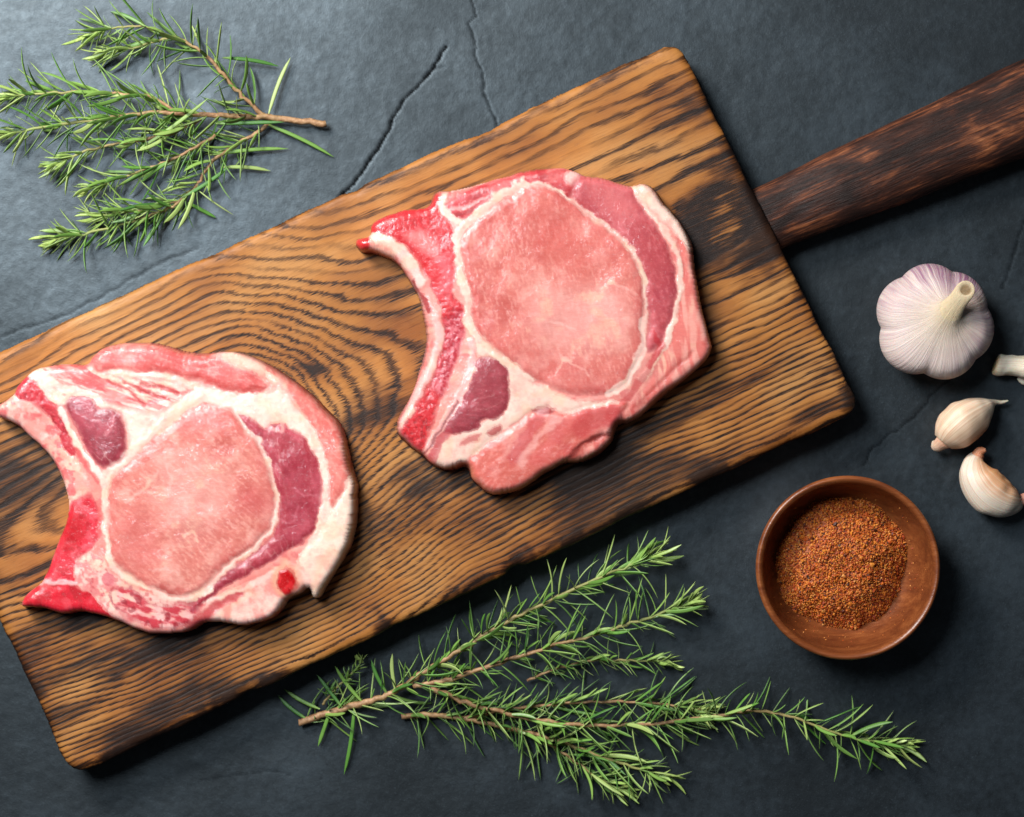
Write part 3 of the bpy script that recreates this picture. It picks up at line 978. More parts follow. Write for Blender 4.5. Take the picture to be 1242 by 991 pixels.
# left bone side
d, m = c.region([(-22, 262), (40, 218), (70, 225), (130, 260), (180, 310), (215, 380), (250, 440), (280, 490), (270, 520), (215, 560), (195, 500), (160, 435), (90, 350), (0, 292)], C(236, 168, 156), 0)
c.blend(m * sstep(0.42, 0.68, c.n(8, 40, 4)) * 0.75, C(242, 212, 200))
c.blend(m * sstep(0.46, 0.70, c.n(9, 41, 4)) * 0.7, C(206, 84, 88))
d, m = c.region([(45, 205), (75, 168), (105, 175), (145, 220), (180, 262), (205, 320), (235, 390), (210, 400), (185, 330), (150, 280), (100, 245), (60, 228)], C(196, 62, 74), 6, groove=0.0004)
marrow(c, m * 0.8, 44)
c.line([(95, 150), (140, 190), (185, 235), (215, 230)], 12, C(240, 215, 203), 0.95, 0.0002)
c.line([(120, 150), (190, 200), (270, 220), (330, 265)], 9, C(240, 216, 202), 0.9)
c.line([(190, 262), (225, 340), (262, 400), (312, 462)], 6.5, C(250, 226, 216), 0.95, 0.0002)
c.line([(215, 350), (255, 420), (300, 480)], 4, C(200, 70, 76), 0.6)
d, m = c.region([(205, 240), (240, 224), (285, 235), (302, 262), (350, 268), (380, 308), (388, 370), (370, 410), (330, 436), (300, 425), (270, 380), (240, 320), (215, 280)], PURP, 4, bulge=0.0006, groove=0.0005)
muscle_tex(c, m, 50, C(192, 100, 112), C(134, 40, 60), 0.7, 1.0)
c.line([(348, 280), (340, 320), (325, 345)], 2, C(216, 150, 154), 0.5)
# red bone, lower
d, m = c.region([(200, 590), (235, 540), (280, 522), (302, 570), (303, 640), (272, 690), (240, 708), (232, 775), (128, 782), (150, 720), (180, 650)], C(218, 42, 66), 3, soft=2, groove=0.0003)
c.blend(m * sstep(0.5, 0.68, c.n(9, 55, 3)) * 0.7, C(190, 16, 40))
c.blend(m * sstep(0.52, 0.68, c.n(16, 56, 3)) * 0.6, C(236, 122, 128))
c.region([(225, 560), (260, 560), (255, 650), (200, 690), (190, 650)], C(196, 12, 36), 3, soft=6, a=0.85)
c.blend(m * sstep(0.5, 0.62, c.n(5, 57, 3)) * 0.5, C(176, 12, 34))
d, m = c.region([(60, 848), (90, 815), (140, 793), (228, 790), (265, 810), (325, 850), (350, 900), (250, 882), (140, 870)], C(214, 30, 56), 3, soft=2)
c.blend(m * sstep(0.5, 0.68, c.n(10, 58, 3)) * 0.7, C(180, 10, 34))
c.blend(m * sstep(0.54, 0.68, c.n(14, 59, 3)) * 0.4, C(234, 110, 116))
c.line([(90, 798), (150, 785), (235, 782)], 5.5, C(246, 190, 188), 0.9, 0.0003)
# lower fat with red streaks
d, m = c.region([(236, 715), (300, 700), (345, 755), (420, 800), (500, 828), (580, 832), (625, 800), (640, 830), (600, 870), (560, 910), (460, 915), (380, 890), (320, 860), (270, 810), (235, 775)], C(246, 214, 202), 0)
c.blend(m * sstep(0.42, 0.66, c.n(9, 60, 4)) * 0.7, C(214, 104, 106))
c.blend(m * sstep(0.52, 0.70, c.n(6, 61, 4)) * 0.6, C(190, 48, 60))
d, m = c.region([(335, 815), (400, 800), (470, 850), (560, 845), (605, 862), (570, 905), (490, 918), (420, 895), (360, 865)], C(200, 70, 82), 8, soft=3, groove=0.0004)
c.blend(m * sstep(0.42, 0.66, c.n(7, 62, 4, 2.5, 0.3)) * 0.9, C(244, 204, 196))
c.blend(m * sstep(0.56, 0.68, c.n(9, 63, 3)) * 0.7, C(150, 20, 44))
c.line([(340, 780), (330, 760), (322, 775)], 7, C(214, 120, 128), 0.8)
d, m = c.region([(640, 830), (700, 800), (800, 760), (860, 725), (915, 735), (932, 800), (870, 845), (820, 895), (740, 918), (640, 905), (610, 880)], C(246, 212, 198), 0, bulge=0.0004)
c.blend(m * sstep(0.42, 0.68, c.n(14, 66, 4)) * 0.7, C(226, 138, 128))
c.line([(700, 915), (780, 905), (830, 880)], 9, C(190, 44, 44), 0.7, soft=4)
c.line([(580, 915), (620, 880), (660, 850), (730, 815)], 8, C(190, 40, 56), 0.75, -0.0004, soft=3)
c.line([(640, 830), (740, 800), (840, 740)], 5, C(248, 224, 212), 0.7)
# cap muscle
d, m = c.region([(722, 285), (760, 292), (800, 322), (848, 306), (890, 328), (930, 362), (955, 412), (967, 470), (964, 540), (948, 620), (910, 660), (860, 690), (800, 730), (720, 772), (650, 812), (585, 868), (578, 850),
                 (635, 800), (690, 752), (760, 700), (822, 645), (845, 580), (842, 510), (824, 450), (805, 400), (772, 350)], CAPC, 2, bulge=0.0007, groove=0.0006)
muscle_tex(c, m, 70, C(206, 110, 122), C(150, 38, 62), 0.5, 1.35)
c.region([(880, 370), (930, 400), (940, 520), (900, 640), (840, 680), (860, 600), (880, 500)], C(156, 36, 62), 2, soft=9, a=0.55)
c.line([(800, 310), (850, 330), (850, 300)], 5, C(240, 200, 192), 0.5)
for pl in ([(880, 500), (920, 520), (960, 525)], [(850, 590), (880, 600), (905, 560)]):
    c.line(pl, 2, C(214, 136, 146), 0.4)
# eye
EYE_L = [(520, 310), (560, 275), (610, 250), (660, 255), (705, 275), (745, 330), (790, 380), (805, 430), (825, 490), (830, 550), (810, 620), (770, 665), (710, 710), (660, 750), (625, 795),
         (570, 820), (510, 815), (450, 790), (390, 755), (350, 710), (335, 640), (335, 560), (340, 490), (370, 450), (420, 400), (470, 350)]
c.line(EYE_L[3:12], 10, C(240, 216, 202), 0.95, 0.0002)
c.line(EYE_L[11:16], 13, C(240, 215, 199), 0.95, 0.0002)
c.line(EYE_L[15:24], 15, C(241, 218, 203), 0.95, 0.0002)
d, m = c.region(EYE_L, C(212, 138, 123), 1, bulge=0.0008, groove=0.0007)
muscle_tex(c, m, 80, C(235, 187, 172), C(188, 92, 80), 0.45, 0.7)
c.blend(m * sstep(14, 3, d) * 0.28, C(206, 104, 104))
c.region([(540, 310), (620, 260), (700, 290), (680, 330), (580, 340)], C(206, 98, 94), 1, soft=12, a=0.55)
c.region([(720, 520), (770, 490), (815, 530), (790, 570), (740, 560)], C(204, 96, 96), 1, soft=12, a=0.5)
c.region([(360, 620), (420, 560), (480, 640), (460, 740), (390, 730)], C(206, 112, 106), 1, soft=16, a=0.5)
c.region([(480, 430), (600, 400), (700, 470), (660, 600), (520, 620), (470, 540)], C(238, 194, 182), 1, soft=26, a=0.5)
for pl in ([(470, 745), (500, 735), (520, 750)], [(560, 640), (590, 630), (600, 660)], [(500, 400), (520, 470), (510, 520)], [(380, 540), (440, 500), (480, 450)]):
    c.line(pl, 2.6, C(244, 210, 198), 0.36)
# blood spot
c.region([(825, 760), (862, 720), (900, 745), (905, 795), (868, 828), (828, 805)], C(232, 176, 146), 0, soft=3, a=0.8)
d, m = c.region([(838, 762), (864, 735), (890, 757), (892, 790), (866, 814), (838, 795)], C(190, 14, 26), 7, soft=1.5, groove=0.0006)
c.blend(m * sstep(0.55, 0.68, c.n(5, 95, 2)) * 0.6, C(226, 70, 70))
edge = sstep(12, 2, c.D)
c.blend(edge * sstep(0.5, 0.7, c.n(14, 90, 3)) * 0.35, C(206, 104, 92))
xx = c.X * 2.478
c.blend(edge * sstep(950, 1050, xx) * 0.5, C(226, 178, 144))
chop_l = c.build(PARTS)

# ------------------------------------------------------------------ rosemary


def needle_mesh(name, curve, twist):
    n, ns = 8, 6
    V, A, Sd = [], [], []
    for i in range(n):
        s = i / (n - 1)
        wd = 0.5 * (0.35 + 0.65 * min(1, s * 5)) * (1 - max(0, (s - 0.72) / 0.28) ** 1.7 * 0.93)
        z = curve * s * s
        y = twist * math.sin(s * 2.5) * 0.06
        for (cx, cz, sd) in ((-1, 0, .2), (-0.45, 0.42, 0), (0, 0.26, 0.25), (0.45, 0.42, 0), (1, 0, .2), (0, -0.45, 1)):
            V.append((s, y + cx * wd * 0.085, z + cz * wd * 0.085))
            A.append(s)
            Sd.append(sd)
    F = ring_faces(n, ns)
    return mesh(name, V, [(f[0], f[3], f[2], f[1]) for f in F], {'along': np.array(A), 'side': np.array(Sd)})


NM = [needle_mesh('needle', cv, tw) for cv, tw in ((0.02, 0), (0.10, 1), (0.20, -1), (-0.10, 1), (0.32, 1), (-0.2, -1))]
for me in NM:
    me.materials.append(M['needle'])


def tube(name, pts, rads, young, ns=8):
    V, Yg = [], []
    n = len(pts)
    for i, p in enumerate(pts):
        tng = (pts[min(i + 1, n - 1)] - pts[max(i - 1, 0)]).normalized()
        sx = tng.cross(Vector((0, 0, 1))).normalized()
        sy = sx.cross(tng)
        knob = 1 + 0.18 * (random.random() - 0.5)
        for j in range(ns):
            a = 2 * math.pi * j / ns
            V.append(p + (sx * math.cos(a) + sy * math.sin(a)) * rads[i] * knob)
            Yg.append(young[i])
    F = ring_faces(n, ns)
    c0 = len(V)
    V += [pts[0], pts[-1]]
    Yg += [young[0], young[-1]]
    F = [tuple(f) for f in F]
    tri = [(c0, (j + 1) % ns, j) for j in range(ns)] + [(c0 + 1, (n - 1) * ns + j, (n - 1) * ns + (j + 1) % ns) for j in range(ns)]
    allF = []
    for f in F:
        allF += [(f[0], f[1], f[2]), (f[0], f[2], f[3])]
    return mesh(name, [tuple(v) for v in V], allF + tri, {'young': np.array(Yg)})


def sprig(label, base_px, stems, cap=300, long=()):
    root = empty('rosemary_sprig', P(*base_px, 0.0), label, 'rosemary')
    inv = Vector(root.location)
    found = []
    for k, st in enumerate(stems):
        raw = catmull([(x, y, z * 1000) for x, y, z in st['pts']], 7, False)
        pts = [P(a, b, c_ / 1000) for a, b, c_ in raw]
        n = len(pts)
        r0, r1 = st.get('r', (0.0016, 0.0007))
        y0, y1 = st.get('young', (0.0, 1.0))
        rads = [0.66 * (r0 + (r1 - r0) * i / (n - 1)) for i in range(n)]
        pts = [Vector((p.x + random.gauss(0, .0003), p.y + random.gauss(0, .0003), max(p.z, rads[i] + 0.0002))) for i, p in enumerate(pts)]
        yg = [y0 + (y1 - y0) * (i / (n - 1)) ** 1.6 for i in range(n)]
        obj('stem' if k == 0 else 'side_stem', tube('stem', [p - inv for p in pts], rads, yg), M['stem'], root)
        seg = [0.0]
        for a, b in zip(pts[:-1], pts[1:]):
            seg.append(seg[-1] + (b - a).length)
        Ltot = seg[-1]
        d = st.get('start', 0.004)
        ln = st.get('len', (32, 58))
        while d < Ltot:
            s = d / Ltot
            i = min(max(j for j in range(n) if seg[j] <= d), n - 2)
            f = (d - seg[i]) / max(seg[i + 1] - seg[i], 1e-9)
            p = pts[i].lerp(pts[i + 1], f)
            tng = (pts[i + 1] - pts[i]).normalized()
            sx = tng.cross(Vector((0, 0, 1))).normalized()
            sy = sx.cross(tng)
            rem = Ltot - d
            tipf = max(0, 1 - rem / 0.016)
            cnt = random.choice((3, 3, 4, 5)) + (1 if tipf > 0 else 0)
            a0 = random.random() * 6.28
            for q in range(cnt):
                az = a0 + 6.283 * q / cnt + random.uniform(-.5, .5)
                rad = (sx * math.cos(az) + sy * math.sin(az) * 0.6).normalized()
                op = random.gauss(RAD(50), RAD(17)) * (1 - 0.66 * tipf)
                op = min(max(op, RAD(8)), RAD(96))
                dr = (tng * math.cos(op) + rad * math.sin(op)).normalized()
                Ln = random.uniform(*ln) * PX * (1 - 0.40 * tipf) * random.choice((1, 1, 1, 0.75, 0.5))
                pb = p + rad * rads[i] * 0.5
                lo = 0.0011 - pb.z
                if dr.z * Ln < lo:
                    dr.z = max(lo, -pb.z * 0.9) / Ln
                    dr.normalize()
                me = random.choice(NM)
                xa = dr
                ya = xa.cross(tng if abs(xa.dot(tng)) < 0.97 else Vector((0, 0, 1))).normalized()
                za = xa.cross(ya)
                if za.z < 0 and random.random() < 0.8:
                    za, ya = -za, -ya
                ws = random.uniform(0.017, 0.026) * st.get('w', 1.0) * (0.55 + 0.45 * Ln / (45 * PX))
                m = Matrix((xa, ya, za)).transposed().to_4x4() @ Matrix.Diagonal((Ln, ws, min(ws, Ln), 1))
                tipz = (pb + m.to_3x3() @ Vector((1, 0, me.vertices[-6].co.z))).z
                if tipz < 0.0006:
                    pb = pb + Vector((0, 0, min(0.0006 - tipz, 0.003)))
                m.translation = pb - inv
                fresh = max(tipf, 0.3 * random.random() * y1)
                found.append((Ln, me, m, 1 - 0.75 * fresh))
            d += random.uniform(0.0032, 0.0066) * st.get('gap', 1.0) * (0.6 if tipf > 0 else 1)
    for x0, y0, x1, y1, z0, z1 in long:
        a, b = P(x0, y0, z0), P(x1, y1, z1)
        xa = (b - a).normalized()
        ya = Vector((0, 0, 1)).cross(xa).normalized()
        za = xa.cross(ya)
        Ln = (b - a).length
        m = Matrix((xa, ya, za)).transposed().to_4x4() @ Matrix.Diagonal((Ln, 0.021, 0.012, 1))
        m.translation = a - inv
        found.append((Ln, random.choice(NM[:4]), m, 1.0))
    found.sort(key=lambda e: -e[0])
    for Ln, me, m, al in found[:cap]:
        ob = obj('needle', me, None, root)
        ob.matrix_local = m
        ob.color = (1, 1, 1, al)
    rest = found[cap:]
    if rest:
        V, F, A, Sd, Rn, Mt = [], [], [], [], [], []
        for Ln, me, m, al in rest:
            b = len(V)
            rn = random.random()
            V += [tuple(m @ v.co) for v in me.vertices]
            F += [tuple(b + q for q in p.vertices) for p in me.polygons]
            A += [e.value for e in me.attributes['along'].data]
            Sd += [e.value for e in me.attributes['side'].data]
            Rn += [rn] * len(me.vertices)
            Mt += [al] * len(me.vertices)
        o = obj('small_needles', mesh('small_needles', V, F, {'along': np.array(A), 'side': np.array(Sd), 'rnd': np.array(Rn), 'mature': np.array(Mt)}), M['needles'], root)
        o['kind'] = 'stuff'
    print('needles', len(found))
    return root


z = 0.001
sprig('forked rosemary sprig with three long stems beside the scorched board and bowl', (365, 876), [
    dict(pts=[(363, 877, .003), (395, 866, .004), (430, 856, .006), (465, 845, .008), (490, 832, .009), (512, 816, .010), (545, 797, .011), (592, 768, .012), (640, 741, .013), (700, 713, .014), (748, 692, .014), (800, 672, .013)],
         gap=0.85, r=(.0026, .0008)),
    dict(pts=[(500, 832, .009), (548, 824, .010), (580, 812, .011), (625, 798, .012), (680, 781, .012), (730, 768, .012), (780, 752, .012), (838, 731, .011)], gap=0.85, r=(.0019, .0009)),
    dict(pts=[(520, 833, .008), (560, 850, .009), (600, 862, .009), (655, 874, .008), (720, 880, .008), (790, 878, .008), (860, 870, .008), (915, 862, .008), (965, 871, .008), (1005, 886, .008), (1045, 897, .007), (1098, 904, .005)],
         gap=0.85, r=(.0018, .0007)),
    dict(pts=[(392, 855, .004), (405, 838, .006), (425, 820, .008), (441, 801, .010)], gap=0.85, r=(.0009, .0005), len=(12, 22), young=(.5, 1)),
], 300, [(388, 860, 345, 834, .006, .004), (372, 872, 338, 842, .004, .003), (415, 858, 384, 818, .007, .006), (400, 864, 386, 905, .005, .002), (430, 856, 415, 940, .006, .002), (470, 842, 452, 800, .009, .012),
          (480, 838, 478, 792, .009, .012), (440, 852, 408, 806, .007, .009)])
sprig('low bundle of shorter rosemary stems lying under the forked sprig', (488, 870), [
    dict(pts=[(486, 869, .003), (520, 867, .003), (565, 872, .003), (620, 884, .004), (670, 896, .004), (720, 915, .004), (765, 930, .004), (806, 944, .004)], gap=0.85, r=(.0021, .0008)),
    dict(pts=[(640, 825, .004), (680, 810, .005), (720, 801, .005), (765, 801, .005), (815, 803, .004)], gap=0.85, r=(.0010, .0006), young=(.2, 1), len=(20, 34)),
    dict(pts=[(560, 872, .003), (640, 858, .003), (720, 851, .004), (790, 853, .004), (850, 860, .004)], gap=0.85, r=(.0013, .0007), young=(0, .5), w=0.9),
    dict(pts=[(640, 888, .003), (680, 912, .003), (712, 935, .003), (748, 958, .003)], gap=0.85, r=(.0013, .0006)),
], 260)
sprig('bushy rosemary sprig with cut stem on the bare lighter slate', (392, 150), [
    dict(pts=[(396, 151, .004), (340, 144, .005), (290, 141, .007), (240, 139, .010), (185, 137, .011), (130, 143, .011), (75, 151, .010), (-2, 164, .008)], gap=0.85, r=(.0024, .0008), start=.032),
    dict(pts=[(322, 141, .005), (298, 120, .007), (270, 90, .009), (248, 66, .009), (212, 46, .009), (175, 54, .008), (128, 63, .007)], gap=0.85, r=(.0016, .0007), start=.008),
    dict(pts=[(210, 46, .009), (180, 34, .009), (150, 32, .008), (104, 42, .007)], gap=0.85, r=(.0008, .0006), young=(.4, 1)),
    dict(pts=[(225, 140, .009), (180, 117, .010), (135, 113, .010), (75, 112, .009), (5, 119, .007)], gap=0.85, r=(.0013, .0007), young=(.1, 1)),
    dict(pts=[(245, 145, .008), (205, 163, .010), (165, 171, .010), (115, 180, .009), (60, 201, .006)], gap=0.85, r=(.0013, .0008), young=(.1, 1)),
    dict(pts=[(330, 147, .004), (300, 168, .005), (262, 192, .006), (240, 222, .006), (213, 248, .006), (180, 262, .006), (130, 277, .005), (68, 290, .004)], gap=0.85, r=(.0015, .0008), start=.009),
    dict(pts=[(262, 165, .006), (215, 190, .008), (170, 208, .008), (105, 230, .006)], gap=0.85, r=(.0012, .0008), young=(.1, 1)),
    dict(pts=[(218, 243, .006), (175, 254, .007), (115, 262, .006)], gap=0.85, r=(.0009, .0006), young=(.4, 1)),
], 300, [(326, 138, 354, 70, .006, .004), (322, 150, 404, 192, .005, .002), (268, 203, 328, 209, .006, .003), (270, 70, 338, 82, .009, .005), (262, 150, 345, 148, .009, .007),
         (170, 180, 252, 118, .011, .013), (220, 240, 278, 200, .007, .008), (255, 188, 350, 182, .007, .003), (228, 246, 262, 264, .006, .002)])

# ------------------------------------------------------------------ bowl and spice
BH = 0.034
bctr = P(1029, 689, BH)
bctr.z = 0.0
Ro = 112 * PX * (CAM_H - BH) / CAM_H
prof = [(0.0, 0.0), (0.40, 0.0), (0.50, 0.0), (0.53, 0.0015), (0.66, 0.005), (0.82, 0.012), (0.93, 0.020), (0.985, 0.028), (1.0, 0.0315), (0.995, 0.0332), (0.975, BH),
        (0.955, BH - .0001), (0.932, 0.0330), (0.920, 0.0312), (0.905, 0.026), (0.86, 0.0185), (0.75, 0.011), (0.58, 0.0062), (0.36, 0.0045), (0.0, 0.0042)]
prof = catmull([(a, b * 100) for a, b in prof], 4, False)
ns = 128
V = [(Ro * max(r, 1e-4) * math.cos(2 * math.pi * j / ns), Ro * max(r, 1e-4) * math.sin(2 * math.pi * j / ns), zq / 100) for r, zq in prof for j in range(ns)]
bowl = obj('wooden_bowl', mesh('wooden_bowl', V, ring_faces(len(prof), ns)), M['bowl'], None, bctr)
tag(bowl, 'small round reddish brown wooden bowl holding ground spice', 'bowl')

rs = np.random.RandomState(5)
hr = 0.81 * Ro


def heap_z(x, y):
    aq = np.arctan2(y, x)
    r = np.hypot(x + 0.01 * Ro, y - 0.03 * Ro) / (hr * (0.95 + 0.30 * (fbm(np.cos(aq) * 2.2 + 9, np.sin(aq) * 2.2 + 9, 175, 3) - 0.4)))
    return 0.0060 + 0.0140 * np.clip(1 - r ** 2.2, 0, 1) + 0.0045 * np.clip(1.06 - r, 0, 1) ** 0.5 + 0.0045 * (fbm(x * 120 + 50, y * 120 + 50, 171, 4) - 0.5) * np.clip(1.3 - r, 0, 1)


nr_, na = 60, 120
V, F, CC = [], [], []
for i in range(nr_):
    for j in range(na):
        r = hr * (0.003 + 0.97 * i / (nr_ - 1))
        a = 2 * math.pi * j / na
        V.append((r * math.cos(a), r * math.sin(a)))
V = np.array(V)
Zh = heap_z(V[:, 0], V[:, 1]) - 0.0007
V = np.c_[V, Zh]
F = []
for f in ring_faces(nr_, na):
    F += [(f[0], f[3], f[2]), (f[0], f[2], f[1])]
F = [(a, c_, b) for a, b, c_ in F]
base_c = np.tile(C(176, 84, 28), (len(V), 1))
ico = np.array([(0, 0, 1), (.894, 0, .447), (.276, .851, .447), (-.724, .526, .447), (-.724, -.526, .447), (.276, -.851, .447),
                (.724, .526, -.447), (-.276, .851, -.447), (-.894, 0, -.447), (-.276, -.851, -.447), (.724, -.526, -.447), (0, 0, -1)])
icf = np.array([(0, 1, 2), (0, 2, 3), (0, 3, 4), (0, 4, 5), (0, 5, 1), (1, 6, 2), (2, 7, 3), (3, 8, 4), (4, 9, 5), (5, 10, 1), (2, 6, 7), (3, 7, 8), (4, 8, 9), (5, 9, 10), (1, 10, 6), (6, 11, 7), (7, 11, 8), (8, 11, 9), (9, 11, 10), (10, 11, 6)])
NG = 15000
rr = hr * np.sqrt(rs.rand(NG)) * 0.985
aa = rs.rand(NG) * 2 * math.pi
gx_, gy_ = rr * np.cos(aa), rr * np.sin(aa)
stray = rs.rand(NG) < 0.02
gz_ = heap_z(gx_, gy_)
wr = [q[0] for q in prof[len(prof) // 2:]][::-1]
wz = [q[1] / 100 for q in prof[len(prof) // 2:]][::-1]
NS = 260
rr[:NS] = Ro * (0.70 + 0.19 * rs.rand(NS) ** 1.6)
gx_, gy_ = rr * np.cos(aa), rr * np.sin(aa)
gz_ = np.where(np.arange(NG) < NS, np.interp(rr / Ro, wr, wz) + 0.0001, gz_)
size = (0.00020 + 0.00036 * rs.rand(NG) ** 2.4) * np.where(rs.rand(NG) < 0.04, 1.9, 1) * np.where(np.arange(NG) < NS, 0.7, 1)
pal = np.array([C(216, 116, 34), C(230, 142, 50), C(196, 86, 26), C(164, 62, 20), C(96, 38, 18), C(230, 156, 80), C(64, 28, 16)])
ci = rs.choice(len(pal), NG, p=[.28, .19, .2, .14, .09, .06, .04])
gv = ico[None] * (size[:, None, None] * (0.7 + 0.6 * rs.rand(NG, 12, 1))) * (0.7 + 0.6 * rs.rand(NG, 1, 3))
gv = gv + np.stack([gx_, gy_, gz_ - 0.3 * size], -1)[:, None, :]
gf = icf[None] + (np.arange(NG) * 12)[:, None, None] + len(V)
gc = np.repeat(pal[ci], 12, 0)
V = np.vstack([V, gv.reshape(-1, 3)])
F = np.vstack([np.array(F), gf.reshape(-1, 3)])
sp = obj('ground_spice', mesh('ground_spice', V, F, {'Col': np.vstack([base_c, gc])}, smooth=False), M['spice'], None, bctr)
sp['kind'] = 'stuff'
tag(sp, 'coarse orange brown ground spice heaped inside the wooden bowl', 'spice')

# ------------------------------------------------------------------ garlic bulb
gc0 = P(1133, 389, 0.018)
gc0.z = 0
gb = empty('garlic_bulb', gc0, 'whole garlic bulb with purple streaked white skin and stubby neck', 'garlic')
Rg = 0.0252
prof = catmull([(0.02, 0.002), (0.30, 0.0004), (0.55, 0.003), (0.82, 0.010), (0.98, 0.019), (1.0, 0.025), (0.93, 0.032), (0.76, 0.0385), (0.54, 0.0425), (0.36, 0.0455), (0.245, 0.0495), (0.20, 0.054)], 5, False)
ns = 160
lobes = [(RAD(155), 1.0), (RAD(100), .95), (RAD(40), .95), (RAD(-15), 1.03), (RAD(-68), 1.0), (RAD(-138), 1.05)]
lean = Vector((27 * PX, 42 * PX, 0))


def garlic_pt(r, zq, a):
    best = 0
    for la, amp in lobes:
        dlt = (a - la + math.pi) % (2 * math.pi) - math.pi
        best = max(best, amp * math.cos(min(abs(dlt) * 1.62, math.pi / 2)) ** 0.55 * (0.97 + 0.03 * amp))
    lb = 1 - 0.46 * (1 - best) * min(1, max(0, (r - 0.12) / 0.5))
    rr_ = Rg * r * (lb * 1.07)
    up = max(0, (zq - 0.036) / 0.034)
    off = lean * (up ** 1.3)
    base_off = Vector((2 * PX, -6 * PX, 0)) * min(1, max(0, (zq - 0.02) / 0.02))
    return (rr_ * math.cos(a) + off.x + base_off.x, rr_ * math.sin(a) + off.y + base_off.y, (zq - 0.014 * up ** 1.4) * 0.74)


V, Mr, Pu, Cc = [], [], [], []
for i, (r, zq) in enumerate(prof):
    for j in range(ns):
        a = 2 * math.pi * j / ns
        V.append(garlic_pt(r, zq, a))
        Mr.append((math.cos(a), math.sin(a), i / len(prof) * 1.0))
        Pu.append(min(1, max(0.1, r * 1.15 - 0.1)) * (0.75 + 0.45 * math.cos(a - RAD(60))))
        f = min(1, max(0, (zq - 0.040) / 0.012))
        Cc.append(C(216, 198, 188) * (1 - f) + C(212, 192, 164) * f)
obj('bulb', mesh('bulb', V, ring_faces(len(prof), ns), {'mer': np.array(Mr), 'purple': np.array(Pu), 'Col': np.array(Cc)}), M['garlic'], gb)
nprof = catmull([(0.203, 0.0535), (0.18, 0.057), (0.165, 0.062), (0.165, 0.066), (0.160, 0.0685), (0.13, 0.0695), (0.10, 0.0692), (0.075, 0.0687), (0.04, 0.0683), (0.005, 0.0683)], 4, False)
V, Mr, Pu, Cc = [], [], [], []
for i, (r, zq) in enumerate(nprof):
    for j in range(64):
        a = 2 * math.pi * j / 64
        V.append(garlic_pt(r, zq, a))
        Mr.append((math.cos(a), math.sin(a), 1 + i / len(nprof)))
        Pu.append(0)
        f = min(1, max(0, (i / len(nprof) - 0.62) / 0.15))
        Cc.append(C(216, 194, 156) * (1 - f) + C(150, 120, 80) * f)
obj('neck', mesh('neck', V, ring_faces(len(nprof), 64), {'mer': np.array(Mr), 'purple': np.array(Pu), 'Col': np.array(Cc)}), M['garlic'], gb)


# ------------------------------------------------------------------ garlic cloves
def sweep(name, pts, rads, colf, mat, parent, inv, ns=36, flat=1.0, ridge=0.0, ra=0.0):
    pts = catmull([(a, b, c_ * 1000) for a, b, c_ in pts], 6, False)
    rq = catmull([(r, 0) for r in rads], 6, False)[:, 0]
    n = len(pts)
    W = [P(a, b, c_ / 1000) for a, b, c_ in pts]
    V, Mr, Cc = [], [], []
    for i, p in enumerate(W):
        tng = (W[min(i + 1, n - 1)] - W[max(i - 1, 0)]).normalized()
        sx = tng.cross(Vector((0, 0, 1))).normalized()
        sy = sx.cross(tng)
        for j in range(ns):
            a = 2 * math.pi * j / ns
            r = rq[i] * (1 + 0.10 * (float(vn(np.array(i * 0.35), np.array(3 * abs(j / ns - 0.5) * 4), 181)) - 0.5)) * (1 + ridge * max(0, math.cos(a - ra)) ** 6 - 0.5 * ridge * max(0, math.cos(a - ra - 1.1)) ** 2)
            v = p + sx * math.cos(a) * r + sy * math.sin(a) * r * flat
            v.z = max(v.z, 0.0002)
            V.append(v - inv)
            s = i / (n - 1)
            Mr.append((s, math.cos(a), math.sin(a)))
            Cc.append(colf(s, a))
    F = []
    for f in ring_faces(n, ns):
        F += [(f[0], f[1], f[2]), (f[0], f[2], f[3])]
    c0 = len(V)
    V += [W[0] - inv, W[-1] - inv]
    Mr += [(0, 0, 0), (1, 0, 0)]
    Cc += [colf(0, 0), colf(1, 0)]
    F += [(c0, (j + 1) % ns, j) for j in range(ns)] + [(c0 + 1, (n - 1) * ns + j, (n - 1) * ns + (j + 1) % ns) for j in range(ns)]
    return obj(name, mesh(name, [tuple(v) for v in V], F, {'mer': np.array(Mr), 'Col': np.array(Cc)}), mat, parent)


def lerp3(a, b, t):
    t = min(1, max(0, t))
    return a * (1 - t) + b * t


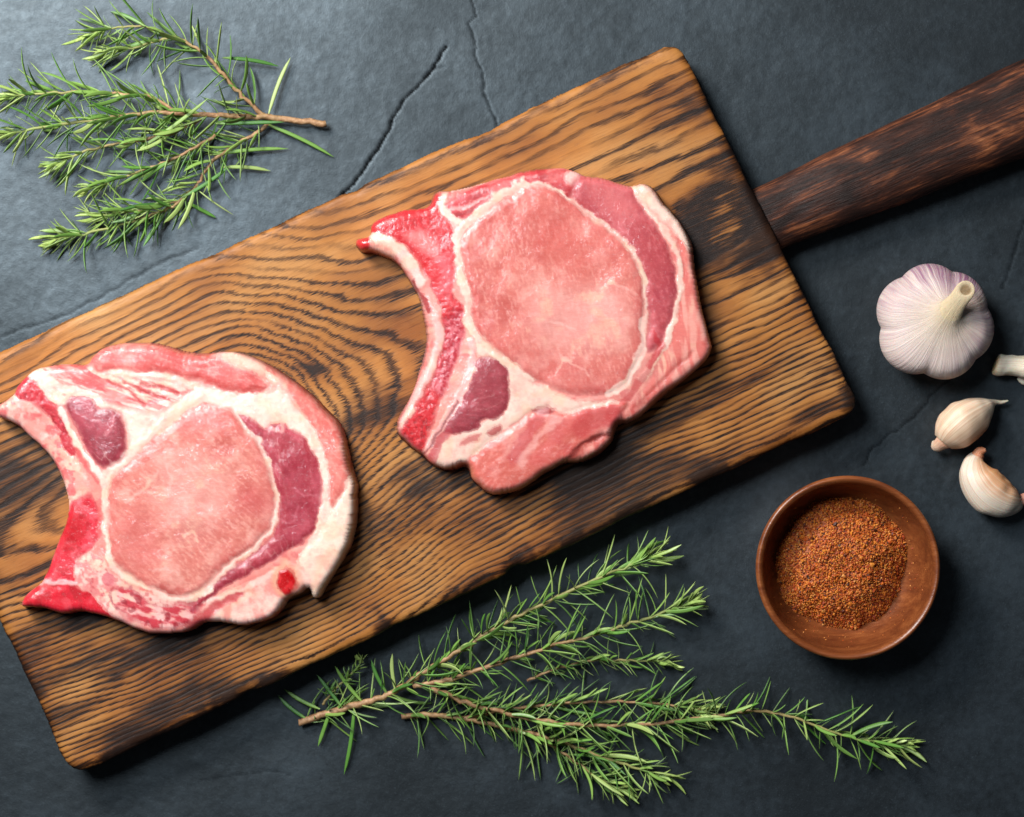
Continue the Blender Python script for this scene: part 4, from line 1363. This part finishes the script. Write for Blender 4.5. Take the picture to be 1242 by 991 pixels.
CREAM, ORNG, WHT = C(228, 200, 172), C(206, 136, 86), C(232, 218, 200)
c1 = empty('garlic_clove', P(1168, 520, 0), 'tan garlic clove with thin curled tip lying below the whole bulb', 'garlic clove', 'loose garlic cloves')
iv = Vector(c1.location)
cf1 = lambda s, a: lerp3(lerp3(ORNG, CREAM, 0.5 + 0.6 * math.cos(a - 2.2)), WHT, (s - 0.55) * 1.8)
sweep('body', [(1144, 536, .010), (1152, 527, .0105), (1165, 515, .011), (1180, 504, .010), (1194, 495, .008), (1204, 489, .006)],
      [.0052, .0088, .0105, .0092, .0056, .0016], cf1, M['clove'], c1, iv, ridge=0.10, ra=1.9, flat=0.95)
sweep('tip', [(1198, 491, .0075), (1207, 488, .0055), (1215, 488, .0045), (1223, 486, .005)], [.0030, .0013, .0009, .0003], lambda s, a: C(240, 226, 200), M['clove'], c1, iv, ns=12)
sweep('root_end', [(1149, 532, .010), (1142, 537, .009), (1136, 541, .007), (1133, 536, .005)], [.0050, .0034, .0026, .0012], lambda s, a: lerp3(C(214, 150, 120), C(232, 214, 190), s), M['clove'], c1, iv, ns=18)
c2 = empty('garlic_clove', P(1204, 590, 0), 'plump cream garlic clove with orange flat face, closest to the spice bowl', 'garlic clove', 'loose garlic cloves')
iv = Vector(c2.location)
cf2 = lambda s, a: lerp3(WHT * 0.96, C(214, 142, 78), 1.1 * math.cos(a - 2.6) - 0.2 - 0.5 * max(0, s - 0.55))
sweep('body', [(1186, 550, .008), (1182, 562, .009), (1185, 578, .0105), (1197, 594, .011), (1214, 605, .010), (1230, 609, .008), (1238, 607, .007)],
      [.0022, .0055, .0088, .0102, .0092, .0058, .0025], cf2, M['clove'], c2, iv, ridge=0.05, ra=1.9, flat=0.95)
sweep('tip', [(1184, 556, .009), (1189, 548, .010), (1196, 546, .011)], [.0032, .0024, .0008], lambda s, a: C(206, 128, 88), M['clove'], c2, iv, ns=14)
sweep('root_end', [(1233, 609, .008), (1240, 606, .008), (1246, 602, .007)], [.0036, .0026, .0020], lambda s, a: C(214, 150, 130), M['clove'], c2, iv, ns=16)
c3 = empty('garlic_neck_piece', P(1228, 444, 0), 'pale broken garlic neck stub lying beside the whole bulb', 'garlic')
iv = Vector(c3.location)
sweep('stalk', [(1207, 442, .006), (1211, 443, .006), (1222, 443, .006), (1236, 444, .0065), (1252, 446, .007), (1275, 450, .008)], [.0040, .0050, .0048, .0050, .0056, .0066],
      lambda s, a: lerp3(C(222, 196, 150), C(240, 228, 204), s * 4), M['clove'], c3, iv, ridge=0.12, ra=1.2)
sweep('skin_flake', [(1236, 456, .003), (1242, 461, .003), (1250, 464, .003)], [.0016, .0022, .0014], lambda s, a: C(240, 228, 206), M['clove'], c3, iv, ns=14, flat=0.6)
